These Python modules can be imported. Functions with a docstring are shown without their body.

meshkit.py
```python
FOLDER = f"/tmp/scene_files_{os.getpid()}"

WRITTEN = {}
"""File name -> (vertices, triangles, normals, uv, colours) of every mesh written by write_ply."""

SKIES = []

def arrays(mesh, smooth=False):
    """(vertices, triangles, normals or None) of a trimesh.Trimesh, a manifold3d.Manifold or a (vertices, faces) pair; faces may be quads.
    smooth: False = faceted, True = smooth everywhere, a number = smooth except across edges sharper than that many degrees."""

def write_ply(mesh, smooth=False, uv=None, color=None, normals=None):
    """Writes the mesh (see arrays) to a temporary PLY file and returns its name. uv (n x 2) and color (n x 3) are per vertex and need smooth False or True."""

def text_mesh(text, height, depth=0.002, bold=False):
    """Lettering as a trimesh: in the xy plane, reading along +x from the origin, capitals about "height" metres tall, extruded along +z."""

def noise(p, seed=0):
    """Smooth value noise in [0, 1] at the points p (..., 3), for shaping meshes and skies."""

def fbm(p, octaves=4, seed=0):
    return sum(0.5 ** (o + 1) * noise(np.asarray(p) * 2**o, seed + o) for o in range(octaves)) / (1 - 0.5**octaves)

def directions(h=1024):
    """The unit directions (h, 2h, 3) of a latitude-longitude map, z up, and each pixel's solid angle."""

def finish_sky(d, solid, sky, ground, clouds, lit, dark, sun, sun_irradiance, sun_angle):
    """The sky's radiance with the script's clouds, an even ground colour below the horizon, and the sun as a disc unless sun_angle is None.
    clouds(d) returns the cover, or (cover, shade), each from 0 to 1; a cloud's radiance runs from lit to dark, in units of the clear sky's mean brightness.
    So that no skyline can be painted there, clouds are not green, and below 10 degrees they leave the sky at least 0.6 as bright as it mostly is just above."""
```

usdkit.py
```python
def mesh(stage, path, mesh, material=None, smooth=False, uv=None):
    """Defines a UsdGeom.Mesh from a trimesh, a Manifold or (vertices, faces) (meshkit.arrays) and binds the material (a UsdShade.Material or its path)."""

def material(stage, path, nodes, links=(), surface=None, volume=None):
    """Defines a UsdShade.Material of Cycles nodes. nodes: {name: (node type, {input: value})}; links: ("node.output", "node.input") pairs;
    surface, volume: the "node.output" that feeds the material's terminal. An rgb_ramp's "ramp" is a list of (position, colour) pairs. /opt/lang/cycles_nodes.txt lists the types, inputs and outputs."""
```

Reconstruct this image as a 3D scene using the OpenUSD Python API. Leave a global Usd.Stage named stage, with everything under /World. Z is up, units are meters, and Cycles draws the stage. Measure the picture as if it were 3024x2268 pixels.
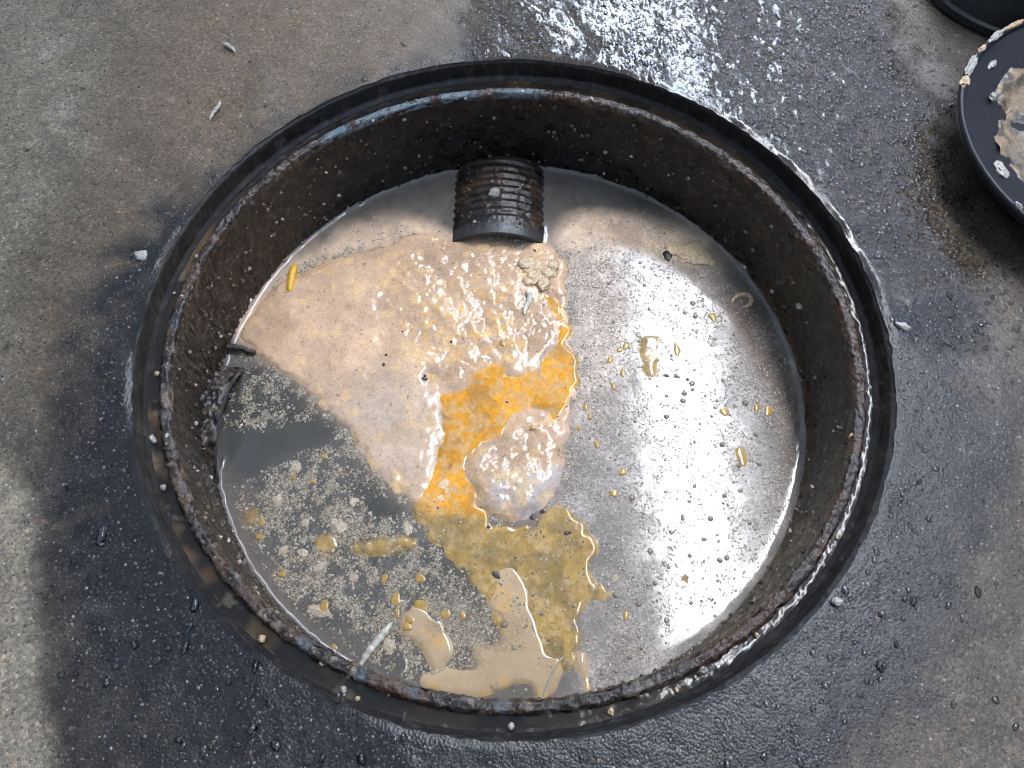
import math
import numpy as np, trimesh, usdkit, meshkit
from scipy.ndimage import gaussian_filter, map_coordinates
from PIL import Image, ImageDraw
from pxr import Usd, UsdGeom, UsdLux, UsdShade, Sdf, Gf, Vt

stage = Usd.Stage.CreateInMemory()
UsdGeom.SetStageUpAxis(stage, UsdGeom.Tokens.z)
UsdGeom.SetStageMetersPerUnit(stage, 1.0)
UsdGeom.Xform.Define(stage, '/World')
UsdGeom.Scope.Define(stage, '/World/Looks')
T = Sdf.ValueTypeNames

# ------------------------------------------------------------------ camera
TILT, ROLL = 0.45116, 0.02037
CAM = np.array([-0.00014, -0.38497, 0.68009])
ct, st_ = math.cos(TILT), math.sin(TILT)
FW = np.array([0, st_, -ct]); U0 = np.array([0, ct, st_]); R0 = np.array([1.0, 0, 0])
RT = math.cos(ROLL) * R0 + math.sin(ROLL) * U0
UP = -math.sin(ROLL) * R0 + math.cos(ROLL) * U0
FPX = 2400.0
cam = UsdGeom.Camera.Define(stage, '/World/camera')
cam.CreateHorizontalApertureAttr(36.0); cam.CreateVerticalApertureAttr(27.0)
cam.CreateFocalLengthAttr(FPX / 3024 * 36.0)
cam.CreateClippingRangeAttr(Gf.Vec2f(0.01, 500))
cam.CreateExposureAttr(4.2)
cam.AddTransformOp().Set(Gf.Matrix4d(*RT, 0, *UP, 0, *(-FW), 0, *CAM, 1))

# ------------------------------------------------------------------ sky and sun (bright overcast, seen through the gap between two unseen roofs)
SUN_EL, SUN_AZ = math.radians(66), math.radians(40)
dome = UsdLux.DomeLight.Define(stage, '/World/sky')
dome.CreateIntensityAttr(1.0)
skym = usdkit.material(stage, '/World/Looks/sky_air', {
    'sky': ('sky_texture', {'sky_type': 'single_scattering', 'sun_disc': False, 'sun_elevation': SUN_EL, 'sun_rotation': SUN_AZ}),
    'tc': ('texture_coordinate', {}),
    'cl': ('noise_texture', {'scale': 2.2, 'detail': 5.0, 'roughness': 0.55}),
    'rp': ('rgb_ramp', {'ramp': [(0.25, (0.55,) * 3), (0.6, (0.95,) * 3)]}),
    'mx': ('mix', {'mix_type': 'mix', 'color2': (10.4, 12.0, 14.4)}),
    'bg': ('background_shader', {'strength': 0.14})},
    [('tc.generated', 'cl.vector'), ('cl.fac', 'rp.fac'), ('rp.color', 'mx.fac'), ('sky.color', 'mx.color1'), ('mx.color', 'bg.color')], surface='bg.background')
UsdShade.MaterialBindingAPI.Apply(dome.GetPrim()).Bind(skym)
dome.GetPrim().SetCustomDataByKey('kind', 'structure')
sun = UsdLux.DistantLight.Define(stage, '/World/sun')
sun.CreateIntensityAttr(0.12); sun.CreateAngleAttr(25.0); sun.CreateColorAttr(Gf.Vec3f(1, 0.97, 0.93))
sun.GetPrim().CreateAttribute('inputs:normalize', T.Bool).Set(True)
sd = np.array([math.sin(SUN_AZ) * math.cos(SUN_EL), math.cos(SUN_AZ) * math.cos(SUN_EL), math.sin(SUN_EL)])
zx = sd; xx = np.cross([0, 0, 1.0], zx); xx /= np.linalg.norm(xx); yx = np.cross(zx, xx)
sun.AddTransformOp().Set(Gf.Matrix4d(*xx, 0, *yx, 0, *zx, 0, 0, 0, 10, 1))

# ------------------------------------------------------------------ helpers
S = 3024 / 2212.0
def at(x, y, z=0.0):
    """The point at height z that the photograph (measured on a 2212 pixel wide copy) shows at x, y."""
    x, y = np.asarray(x, float) * S, np.asarray(y, float) * S
    d = FW + ((x - 1512) / FPX)[..., None] * RT - ((y - 1134) / FPX)[..., None] * UP
    k = (z - CAM[2]) / d[..., 2]
    return CAM + d * k[..., None]
ZW = -0.1416                                            # level of the liquid
taken = {}
def path_of(name, parent='/World'):
    n = taken.get((parent, name), 0); taken[(parent, name)] = n + 1
    return f'{parent}/{name}' + (f'_{n:03d}' if n else '')
def obj(name, mesh, mat, parent='/World', smooth=True, **pv):
    parent = str(parent.GetPath()) if hasattr(parent, 'GetPath') else parent
    m = usdkit.mesh(stage, path_of(name, parent), mesh, mat, smooth=smooth)
    for k, v in pv.items():
        v = np.asarray(v, np.float32)
        if v.ndim == 2:
            UsdGeom.PrimvarsAPI(m).CreatePrimvar(k, T.Float3Array, 'vertex').Set(Vt.Vec3fArray.FromNumpy(v))
        else:
            UsdGeom.PrimvarsAPI(m).CreatePrimvar(k, T.FloatArray, 'vertex').Set(Vt.FloatArray.FromNumpy(v))
    return m.GetPrim()
def tag(p, label=None, cat=None, group=None, kind=None):
    for k, v in (('label', label), ('category', cat), ('group', group), ('kind', kind)):
        if v: p.SetCustomDataByKey(k, v)
    return p
def thing(name, loc=(0, 0, 0)):
    x = UsdGeom.Xform.Define(stage, path_of(name)); x.AddTranslateOp().Set(Gf.Vec3d(*map(float, loc)))
    return x.GetPrim()
def grid_faces(nu, nv, wrap):
    i = np.arange(nu); j = np.arange(nv - 1)
    a = (i[:, None] * nv + j).ravel()
    i2 = (i + 1) % nu if wrap else None
    if wrap: b = (i2[:, None] * nv + j).ravel()
    else:
        i = np.arange(nu - 1); a = (i[:, None] * nv + j).ravel(); b = a + nv
    return np.vstack([np.c_[a, b, b + 1], np.c_[a, b + 1, a + 1]])
fbm, noise = meshkit.fbm, meshkit.noise
def ss(x, a, b):
    t = np.clip((x - a) / (b - a), 0, 1); return t * t * (3 - 2 * t)
def P3(x, y=None, s=1.0, z=0.0):
    return np.stack([x * s, y * s, np.full_like(x, z)], -1)

class Raster:
    """Masks on a level plane, in metres."""
    def __init__(s, x0, x1, y0, y1, step, z):
        s.x0, s.y0, s.h, s.z = x0, y0, step, z
        s.w, s.n = int((x1 - x0) / step) + 1, int((y1 - y0) / step) + 1
        s.X, s.Y = np.meshgrid(x0 + np.arange(s.w) * step, y0 + np.arange(s.n) * step)
    def poly(s, pts, blur=0.0, rough=0.0, scale=60.0, seed=0):
        p = at(*np.array(pts, float).T, s.z)
        im = Image.new('L', (s.w, s.n), 0)
        ImageDraw.Draw(im).polygon([((a - s.x0) / s.h, (b - s.y0) / s.h) for a, b in p[:, :2]], fill=255)
        m = np.asarray(im, float) / 255
        if blur: m = gaussian_filter(m, blur / s.h)
        if rough: m = m + rough * (fbm(P3(s.X, s.Y, scale, seed * 3.1), 4, seed) - 0.47) * 2 * np.sqrt(np.clip(4 * m * (1 - m), 0, 1))
        return m
    def get(s, m, x, y):
        return map_coordinates(m, [(y - s.y0) / s.h, (x - s.x0) / s.h], order=1, mode='nearest')

# ------------------------------------------------------------------ materials
def mat(name, nodes, links, surface='p.BSDF'):
    return usdkit.material(stage, '/World/Looks/' + name, nodes, links, surface=surface)
def simple(name, col, rough=0.5, spec_ior=1.45, nscale=300, bump=0.3, dist=0.001, var=0.35, col2=None, **pk):
    c2 = col2 if col2 is not None else tuple(c * (1 - var) for c in col)
    return mat(name, {'g': ('geometry', {}), 'n': ('noise_texture', {'scale': nscale, 'detail': 4.0, 'roughness': 0.6}),
        'r': ('rgb_ramp', {'ramp': [(0.35, c2), (0.65, col)]}), 'b': ('bump', {'strength': bump, 'distance': dist}),
        'p': ('principled_bsdf', {'roughness': rough, 'ior': spec_ior, **pk})},
        [('g.position', 'n.vector'), ('n.fac', 'r.fac'), ('r.color', 'p.base_color'), ('n.fac', 'b.height'), ('b.normal', 'p.normal')])
def clear(name, tint, ior=1.35, rough=0.02):
    return mat(name, {'f': ('fresnel', {'IOR': ior}), 't': ('transparent_bsdf', {'color': tint}), 'g': ('glossy_bsdf', {'color': (1, 1, 1), 'roughness': rough}), 'm': ('mix_closure', {})},
        [('f.fac', 'm.fac'), ('t.BSDF', 'm.closure1'), ('g.BSDF', 'm.closure2')], surface='m.closure')

M_ground = mat('wet_concrete', {
    'g': ('geometry', {}), 'col': ('attribute', {'attribute': 'tone'}), 'wet': ('attribute', {'attribute': 'wet'}), 'oil': ('attribute', {'attribute': 'oil'}),
    'v': ('voronoi_texture', {'scale': 400.0, 'feature': 'f1', 'dimensions': '3D'}), 'sep': ('separate_color', {}),
    'vr': ('rgb_ramp', {'ramp': [(0.0, (0.40, 0.39, 0.40)), (0.25, (0.65, 0.63, 0.61)), (0.6, (1.0, 0.98, 0.94)), (0.84, (1.2, 1.15, 1.05)), (0.93, (1.6, 1.55, 1.45)), (0.965, (1.6, 1.1, 0.75)), (1.0, (2.4, 2.3, 2.15))]}),
    'n1': ('noise_texture', {'scale': 900.0, 'detail': 3.0, 'roughness': 0.7}),
    'n1r': ('rgb_ramp', {'ramp': [(0.3, (0.45,) * 3), (0.5, (1.0,) * 3), (0.72, (1.5,) * 3)]}),
    'mA': ('mix', {'mix_type': 'multiply', 'fac': 0.75}), 'mB': ('mix', {'mix_type': 'multiply', 'fac': 0.8}),
    'hn': ('math', {'math_type': 'multiply_add', 'value2': 0.35}), 'vd': ('math', {'math_type': 'multiply', 'value2': -0.55}),
    'bs': ('map_range', {'from_min': 0.0, 'from_max': 0.8, 'to_min': 0.42, 'to_max': 0.06, 'clamp': True}),
    'b': ('bump', {'distance': 0.0018}),
    'oilrough': ('map_range', {'from_min': 0.0, 'from_max': 1.0, 'to_min': 0.55, 'to_max': 0.17}),
    'ro': ('mix_float', {'b': 0.05}), 'p': ('principled_bsdf', {'ior': 1.45})},
    [('g.position', 'v.vector'), ('g.position', 'n1.vector'), ('v.color', 'sep.color'), ('sep.r', 'vr.fac'), ('n1.fac', 'n1r.fac'),
     ('col.color', 'mA.color1'), ('vr.color', 'mA.color2'), ('mA.color', 'mB.color1'), ('n1r.color', 'mB.color2'), ('mB.color', 'p.base_color'),
     ('v.distance', 'vd.value1'), ('n1.fac', 'hn.value1'), ('vd.value', 'hn.value3'), ('hn.value', 'b.height'), ('wet.fac', 'bs.value'), ('bs.result', 'b.strength'), ('b.normal', 'p.normal'),
     ('oil.fac', 'oilrough.value'), ('oilrough.result', 'ro.a'), ('wet.fac', 'ro.fac'), ('ro.result', 'p.roughness')])

def tone_mat(name, rough=0.2, ior=1.42, nscale=700, lo=0.7, hi=1.2, bscale=450, bump=0.35, dist=0.0012, cover=None, cscale=260, **pk):
    """Base colour from the mesh's own tone, broken by fine grain; wet relief."""
    xn, xl = {}, []
    if cover:                                            # a skin that thins out where its cover is low
        xn = {'cv': ('attribute', {'attribute': 'cover'}), 'cn': ('noise_texture', {'scale': cscale, 'detail': 4.0, 'roughness': 0.6}),
              'am': ('math', {'math_type': 'multiply_add', 'value2': 0.7}), 'ar': ('map_range', {'from_min': 0.55, 'from_max': 1.0, 'to_min': 0.0, 'to_max': cover, 'clamp': True})}
        xl = [('g.position', 'cn.vector'), ('cn.fac', 'am.value1'), ('cv.fac', 'am.value3'), ('am.value', 'ar.value'), ('ar.result', 'p.alpha')]
    return mat(name, {**xn, 'g': ('geometry', {}), 'col': ('attribute', {'attribute': 'tone'}), 'ro': ('attribute', {'attribute': 'dull'}),
        'n': ('noise_texture', {'scale': nscale, 'detail': 4.0, 'roughness': 0.65}), 'r': ('rgb_ramp', {'ramp': [(0.3, (lo,) * 3), (0.7, (hi,) * 3)]}),
        'm': ('mix', {'mix_type': 'multiply', 'fac': 1.0}), 'n2': ('noise_texture', {'scale': bscale, 'detail': 3.0, 'roughness': 0.6}),
        'b': ('bump', {'strength': bump, 'distance': dist}), 'ra': ('math', {'math_type': 'add', 'value2': rough}), 'p': ('principled_bsdf', {'ior': ior, **pk})},
        [('g.position', 'n.vector'), ('g.position', 'n2.vector'), ('n.fac', 'r.fac'), ('col.color', 'm.color1'), ('r.color', 'm.color2'), ('m.color', 'p.base_color'),
         ('n2.fac', 'b.height'), ('b.normal', 'p.normal'), ('ro.fac', 'ra.value1'), ('ra.value', 'p.roughness')] + xl)
M_frame = tone_mat('greasy_iron', rough=0.3, ior=1.34, bump=0.4, dist=0.0008)
M_ledge = tone_mat('grimy_ledge', rough=0.10, ior=1.36, bump=0.2, dist=0.0005)
M_bead = tone_mat('grease_bead', rough=0.05, ior=1.46, bump=0.05, dist=0.0005)
M_collar = tone_mat('crusted_collar', rough=0.08, bscale=600, bump=0.7, dist=0.0012, lo=0.55, hi=1.4)
M_wall = tone_mat('stained_tank_wall', rough=0.36, nscale=420, bscale=420, bump=0.7, dist=0.0012, lo=0.5, hi=1.5)
M_pipe = tone_mat('greasy_black_pipe', rough=0.14, bscale=520, bump=0.55, dist=0.001, lo=0.6, hi=1.4)
M_fat = tone_mat('congealed_fat', rough=0.16, nscale=520, bscale=420, bump=0.16, dist=0.0012, lo=0.74, hi=1.16, cover=1.0, cscale=520)
M_slick = tone_mat('oil_skin', rough=0.05, nscale=210, bscale=120, bump=0.08, dist=0.0008, lo=0.75, hi=1.2, ior=1.46, cover=0.86, cscale=380)
M_scum = tone_mat('tan_skin', rough=0.07, nscale=500, bscale=150, bump=0.08, dist=0.0006, lo=0.88, hi=1.08, ior=1.46, cover=0.95, cscale=300)
M_water = mat('murky_water', {
    'g': ('geometry', {}), 'col': ('attribute', {'attribute': 'tone'}), 'film': ('attribute', {'attribute': 'film'}),
    'n': ('noise_texture', {'scale': 420.0, 'detail': 5.0, 'roughness': 0.75}), 'r': ('rgb_ramp', {'ramp': [(0.42, (0.62,) * 3), (0.52, (1.0,) * 3), (0.66, (1.9, 1.85, 1.8))]}),
    'm': ('mix', {'mix_type': 'multiply'}),
    'n2': ('noise_texture', {'scale': 900.0, 'detail': 1.0, 'roughness': 0.5}), 'hm': ('math', {'math_type': 'multiply'}), 'rip': ('attribute', {'attribute': 'ripple'}),
    'b': ('bump', {'strength': 0.05, 'distance': 0.001}), 'p': ('principled_bsdf', {'ior': 1.45, 'roughness': 0.085})},
    [('g.position', 'n.vector'), ('g.position', 'n2.vector'), ('n.fac', 'r.fac'), ('col.color', 'm.color1'), ('r.color', 'm.color2'), ('film.fac', 'm.fac'), ('m.color', 'p.base_color'),
     ('n2.fac', 'hm.value1'), ('rip.fac', 'hm.value2'), ('hm.value', 'b.height'), ('b.normal', 'p.normal')])
def island(name, stops, rough=0.35, ior=1.42):
    STOPS[name] = stops
    return mat(name, {'c': ('attribute', {'attribute': 'tone'}), 'p': ('principled_bsdf', {'roughness': rough, 'ior': ior})}, [('c.color', 'p.base_color')])
STOPS = {}
def tones(name, parts, seed):
    """One colour per piece, drawn from the material's range."""
    r = np.random.default_rng(seed).random(len(parts)); at_ = [a for a, _ in STOPS[name]]; cs_ = np.array([c for _, c in STOPS[name]])
    c = np.stack([np.interp(r, at_, cs_[:, k]) for k in range(3)], 1)
    return np.repeat(c, [len(v) for v, f in parts], 0)
M_flake = island('scum_specks', rough=0.55, stops= [(0.0, (0.14, 0.125, 0.10)), (0.3, (0.36, 0.32, 0.26)), (0.55, (0.46, 0.35, 0.22)), (0.7, (0.52, 0.47, 0.39)), (0.9, (0.66, 0.60, 0.50)), (1.0, (0.78, 0.74, 0.66))])
M_foam = island('foam_beads', [(0.0, (0.20, 0.17, 0.145)), (0.6, (0.36, 0.315, 0.27)), (1.0, (0.52, 0.46, 0.39))], rough=0.05)
M_sand_glint = mat('sand_glint_grain', {'col': ('attribute', {'attribute': 'tone'}), 'p': ('principled_bsdf', {'roughness': 0.14, 'ior': 1.5})}, [('col.color', 'p.base_color')])
M_drop = clear('water_drop', (0.80, 0.79, 0.78), ior=1.6)
M_oildrop = simple('amber_oil', (0.36, 0.22, 0.055), rough=0.04, nscale=200, bump=0.03, col2=(0.27, 0.165, 0.05))
M_lump = simple('tan_fat_lump', (0.52, 0.38, 0.24), rough=0.18, nscale=420, bump=0.6, dist=0.0015, col2=(0.36, 0.25, 0.14))
M_clot = simple('pale_fat_clot', (0.42, 0.33, 0.235), rough=0.2, nscale=600, bump=0.5, dist=0.0012, col2=(0.27, 0.21, 0.145))
M_white = simple('pale_crumb', (0.36, 0.34, 0.30), rough=0.25, nscale=500, bump=0.4, col2=(0.22, 0.2, 0.165))
M_orangebit = simple('tan_crumb', (0.5, 0.3, 0.12), rough=0.3, nscale=500, bump=0.4)
M_darkbit = simple('dark_crumb', (0.02, 0.014, 0.012), rough=0.25, nscale=500, bump=0.5)
M_yellow = simple('yellow_noodle', (0.62, 0.36, 0.04), rough=0.16, nscale=400, bump=0.4, dist=0.001, col2=(0.5, 0.27, 0.03))
M_sprout = simple('pale_sprout', (0.52, 0.48, 0.40), rough=0.35, nscale=300, bump=0.3, col2=(0.33, 0.31, 0.26))
M_black = simple('black_rubber', (0.006, 0.006, 0.008), rough=0.36, spec_ior=1.33, nscale=160, bump=0.12, dist=0.001, col2=(0.013, 0.012, 0.015))
M_tub = simple('grimy_black_plastic', (0.010, 0.010, 0.012), rough=0.5, nscale=260, bump=0.4, dist=0.0015, col2=(0.022, 0.021, 0.02))
M_smear = tone_mat('grease_smear', rough=0.3, nscale=300, bscale=300, bump=0.6, dist=0.0015, lo=0.6, hi=1.25)
M_crumbs = island('mouldy_crumbs', [(0.0, (0.03, 0.03, 0.03)), (0.5, (0.12, 0.12, 0.105)), (1.0, (0.30, 0.29, 0.25))], rough=0.4)
M_render = simple('added_wall_paint', (0.42, 0.43, 0.45), rough=0.7, nscale=14, bump=0.2, dist=0.003, var=0.2)
M_roof = mat('cloudy_unseen_roof', {'t': ('translucent_bsdf', {'color': (0.008, 0.009, 0.010)}), 'd': ('diffuse_bsdf', {'color': (0.3, 0.31, 0.33)}), 'a': ('add_closure', {})},
    [('t.BSDF', 'a.closure1'), ('d.BSDF', 'a.closure2')], surface='a.closure')
M_roof2 = mat('pale_unseen_roof', {'t': ('translucent_bsdf', {'color': (0.02, 0.022, 0.027)}), 'd': ('diffuse_bsdf', {'color': (0.35, 0.36, 0.38)}), 'a': ('add_closure', {})},
    [('t.BSDF', 'a.closure1'), ('d.BSDF', 'a.closure2')], surface='a.closure')

# ------------------------------------------------------------------ rim curves measured on the photograph
def rad(th, c):
    return c[0] + c[1] * np.cos(th) + c[2] * np.sin(th) + c[3] * np.cos(2 * th) + c[4] * np.sin(2 * th)
C_OUT = (0.3601, 0.0015, 0.0002, -0.0004, -0.0011)
C_LEDGE = (0.3558, -0.0004, 0.0007, -0.0009, 0.0021)
C_LIP = (0.3295, 0.0004, -0.0001, 0.0015, -0.0005)
C_WET = (0.3250, -0.0012, 0.0, 0.0008, 0.001)

# ------------------------------------------------------------------ ground
GR = Raster(-1.0, 1.0, -0.9, 0.95, 0.003, 0.0)
oil = GR.poly([(620, 300), (470, 440), (350, 500), (250, 620), (170, 720), (110, 850), (60, 960), (70, 1100), (90, 1200), (70, 1300), (110, 1400), (100, 1500), (140, 1600), (170, 1900), (1500, 1950), (1780, 1720), (1930, 1560), (2050, 1400), (2120, 1220), (2150, 1050), (2180, 900), (2080, 740), (1900, 600), (1740, 440), (1600, 280), (1300, 120), (1000, 100), (800, 190)], 0.030, 0.8, 45, 1)
core = GR.poly([(620, 300), (450, 410), (320, 490), (250, 660), (200, 900), (180, 1100), (190, 1300), (280, 1500), (420, 1659), (600, 1750), (1400, 1750), (1760, 1600), (1930, 1400), (2060, 1180), (2075, 950), (1990, 740), (1830, 530), (1640, 330), (1400, 230), (1000, 160), (760, 240)], 0.028, 0.8, 60, 2)
wet = GR.poly([(1060, -150), (1000, 60), (1040, 160), (1400, 200), (1640, 330), (1800, 480), (1920, 620), (2010, 760), (2140, 760), (2120, 560), (2070, 420), (2050, 250), (1960, 100), (1850, -150)], 0.022, 0.7, 40, 3)
brown = GR.poly([(380, -300), (330, 100), (230, 420), (130, 640), (60, 860), (60, 960), (250, 700), (600, 420), (1000, 200), (1200, -300)], 0.04, 0.6, 20, 4)
dry = GR.poly([(-900, 980), (20, 1000), (62, 1080), (75, 1200), (58, 1300), (88, 1400), (85, 1500), (122, 1640), (150, 2400), (-900, 2400)], 0.006, 0.5, 80, 5)
pale = GR.poly([(-900, -900), (160, -300), (150, 60), (200, 240), (110, 330), (90, 470), (-20, 560), (-80, 900), (-900, 900)], 0.03, 0.9, 25, 6)
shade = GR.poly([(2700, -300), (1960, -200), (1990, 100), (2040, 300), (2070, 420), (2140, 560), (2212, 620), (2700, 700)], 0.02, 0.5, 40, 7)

def ground_tone(x, y):
    g = lambda m: np.clip(GR.get(m, x, y), 0, 1)[:, None]
    n = fbm(P3(x, y, 9.0), 5, 11)[:, None]; n2 = fbm(P3(x, y, 60.0), 4, 12)[:, None]; n3 = fbm(P3(x, y, 22.0), 4, 15)[:, None]
    c = np.array([0.110, 0.097, 0.082]) * (0.75 + 0.5 * n)
    c = c + (np.array([0.125, 0.098, 0.070]) - c) * g(brown) * (0.55 + 0.7 * n3)
    c = c + (np.array([0.185, 0.175, 0.15]) - c) * np.clip(g(pale) * (0.5 + 0.9 * n), 0, 1)
    pt = ss(n3, 0.56, 0.68) * ss(n, 0.42, 0.6) * g(pale); c = c + (np.array([0.33, 0.33, 0.33]) - c) * 0.55 * pt
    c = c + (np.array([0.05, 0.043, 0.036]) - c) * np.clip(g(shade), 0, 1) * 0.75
    c = c + (np.array([0.036, 0.030, 0.023]) - c) * g(wet) * 0.9
    o = np.clip(g(oil) * (0.75 + 0.5 * n2), 0, 1); c = c + (np.array([0.030, 0.0275, 0.027]) - c) * o
    k = np.clip(g(core) * (0.8 + 0.7 * n2), 0, 1); c = c + (np.array([0.010, 0.0098, 0.0118]) - c) * k
    c = c + (np.array([0.26, 0.245, 0.215]) * (0.75 + 0.5 * n3) - c) * g(dry)
    return np.clip(c * (0.72 + 0.4 * n2) * np.array([0.81, 0.725, 0.605]), 0.004, 1)

nth = 1500
th = np.linspace(0, 2 * math.pi, nth, endpoint=False)
rr = np.concatenate([np.linspace(0, 0.30, 130), np.geomspace(0.31, 0.75, 50)[1:], np.geomspace(0.8, 90, 26)])
TH, RRr = np.meshgrid(th, rr, indexing='ij')
R = rad(TH, C_OUT) + 0.0011 * (fbm(np.stack([np.cos(TH) * 40, np.sin(TH) * 40, RRr * 0], -1), 4, 9) - 0.5) * 4 * np.exp(-RRr / 0.01) + RRr
X, Y = R * np.cos(TH), R * np.sin(TH)
x, y = X.ravel(), Y.ravel()
gw = np.clip(GR.get(wet, x, y), 0, 1)
near = np.exp(-((np.hypot(x, y) / 0.95) ** 6))
hz = ((fbm(P3(x, y, 14.0), 4, 21) - 0.47) * 0.006 + (fbm(P3(x, y, 110.0), 3, 22) - 0.47) * 0.0005 * (1 - 0.7 * gw)) * near
wz = fbm(P3(x, y, 130.0) + 0.8 * P3(fbm(P3(x, y, 40.0), 2, 31), fbm(P3(x, y, 40.0), 2, 32), 1.0), 3, 23)
rgt = ss(x, 0.18, 0.32)
pool = (1 - 0.75 * ss(fbm(P3(x, y, 28.0), 3, 25), 0.44, 0.60)) * (1 - rgt) + 0.6 * rgt
hz += gw * pool * (0.0025 * np.abs(wz - 0.47) + 0.0009 * (wz - .47)) * near
edge = ss(RRr.ravel(), 0, 0.006)
hz = hz * edge - 0.0003 * (1 - edge)
hz = np.where(near < 1e-3, 0, hz)
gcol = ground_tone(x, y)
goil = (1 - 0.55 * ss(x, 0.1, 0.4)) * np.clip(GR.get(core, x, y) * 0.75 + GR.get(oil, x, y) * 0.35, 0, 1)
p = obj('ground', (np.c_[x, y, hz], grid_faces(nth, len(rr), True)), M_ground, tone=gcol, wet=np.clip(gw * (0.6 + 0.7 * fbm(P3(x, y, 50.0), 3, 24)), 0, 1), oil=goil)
tag(p, 'grey concrete ground blackened by oil around the round opening', 'ground', kind='structure')

def lathe(name, parent, mt, prof, amp=0.0, sc=200.0, seed=0, tonefn=None, n=1400, push=None):
    """prof(theta) -> (r, z) arrays of a profile around the opening; displaced along its normal by noise."""
    t = np.linspace(0, 2 * math.pi, n, endpoint=False)
    rz = prof(t)                                          # (n, k, 2)
    r, z = rz[..., 0], rz[..., 1]
    dr, dz = np.gradient(r, axis=1), np.gradient(z, axis=1)
    ln = np.hypot(dr, dz) + 1e-9
    nr, nz = dz / ln, -dr / ln
    Tm = np.repeat(t[:, None], r.shape[1], 1)
    p0 = np.stack([r * np.cos(Tm), r * np.sin(Tm), z], -1)
    d = amp * (fbm(p0 * sc, 4, seed) - 0.47) * 2
    if push is not None: d = d + push(Tm, r, z, p0)
    r2, z2 = r + nr * d, z + nz * d
    v = np.stack([r2 * np.cos(Tm), r2 * np.sin(Tm), z2], -1).reshape(-1, 3)
    f = grid_faces(n, r.shape[1], True)
    col, dull = tonefn(Tm.ravel(), r.ravel(), z.ravel(), p0.reshape(-1, 3), d.ravel())
    return obj(name, (v, f[:, ::-1] if NORM_IN(v, f) else f), mt, parent, tone=np.clip(col, 0.002, 1), dull=dull)
def NORM_IN(v, f):
    n = np.cross(v[f[:, 1]] - v[f[:, 0]], v[f[:, 2]] - v[f[:, 0]]).sum(0)
    c = v[f].mean(1); nn = np.cross(v[f[:, 1]] - v[f[:, 0]], v[f[:, 2]] - v[f[:, 0]])
    return (nn[:, 2] - 0.6 * (nn[:, :2] * c[:, :2]).sum(1) / np.linalg.norm(c[:, :2], axis=1)).sum() < 0
def angdeg(t): return (np.degrees(t) + 360) % 360
def band(t, a, b, soft=4):
    """1 between the angles a and b (degrees, counted from +x towards +y)."""
    d = (angdeg(t) - a) % 360; w = (b - a) % 360
    return ss(d, 0, soft) * (1 - ss(d, w - soft, w))

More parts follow.
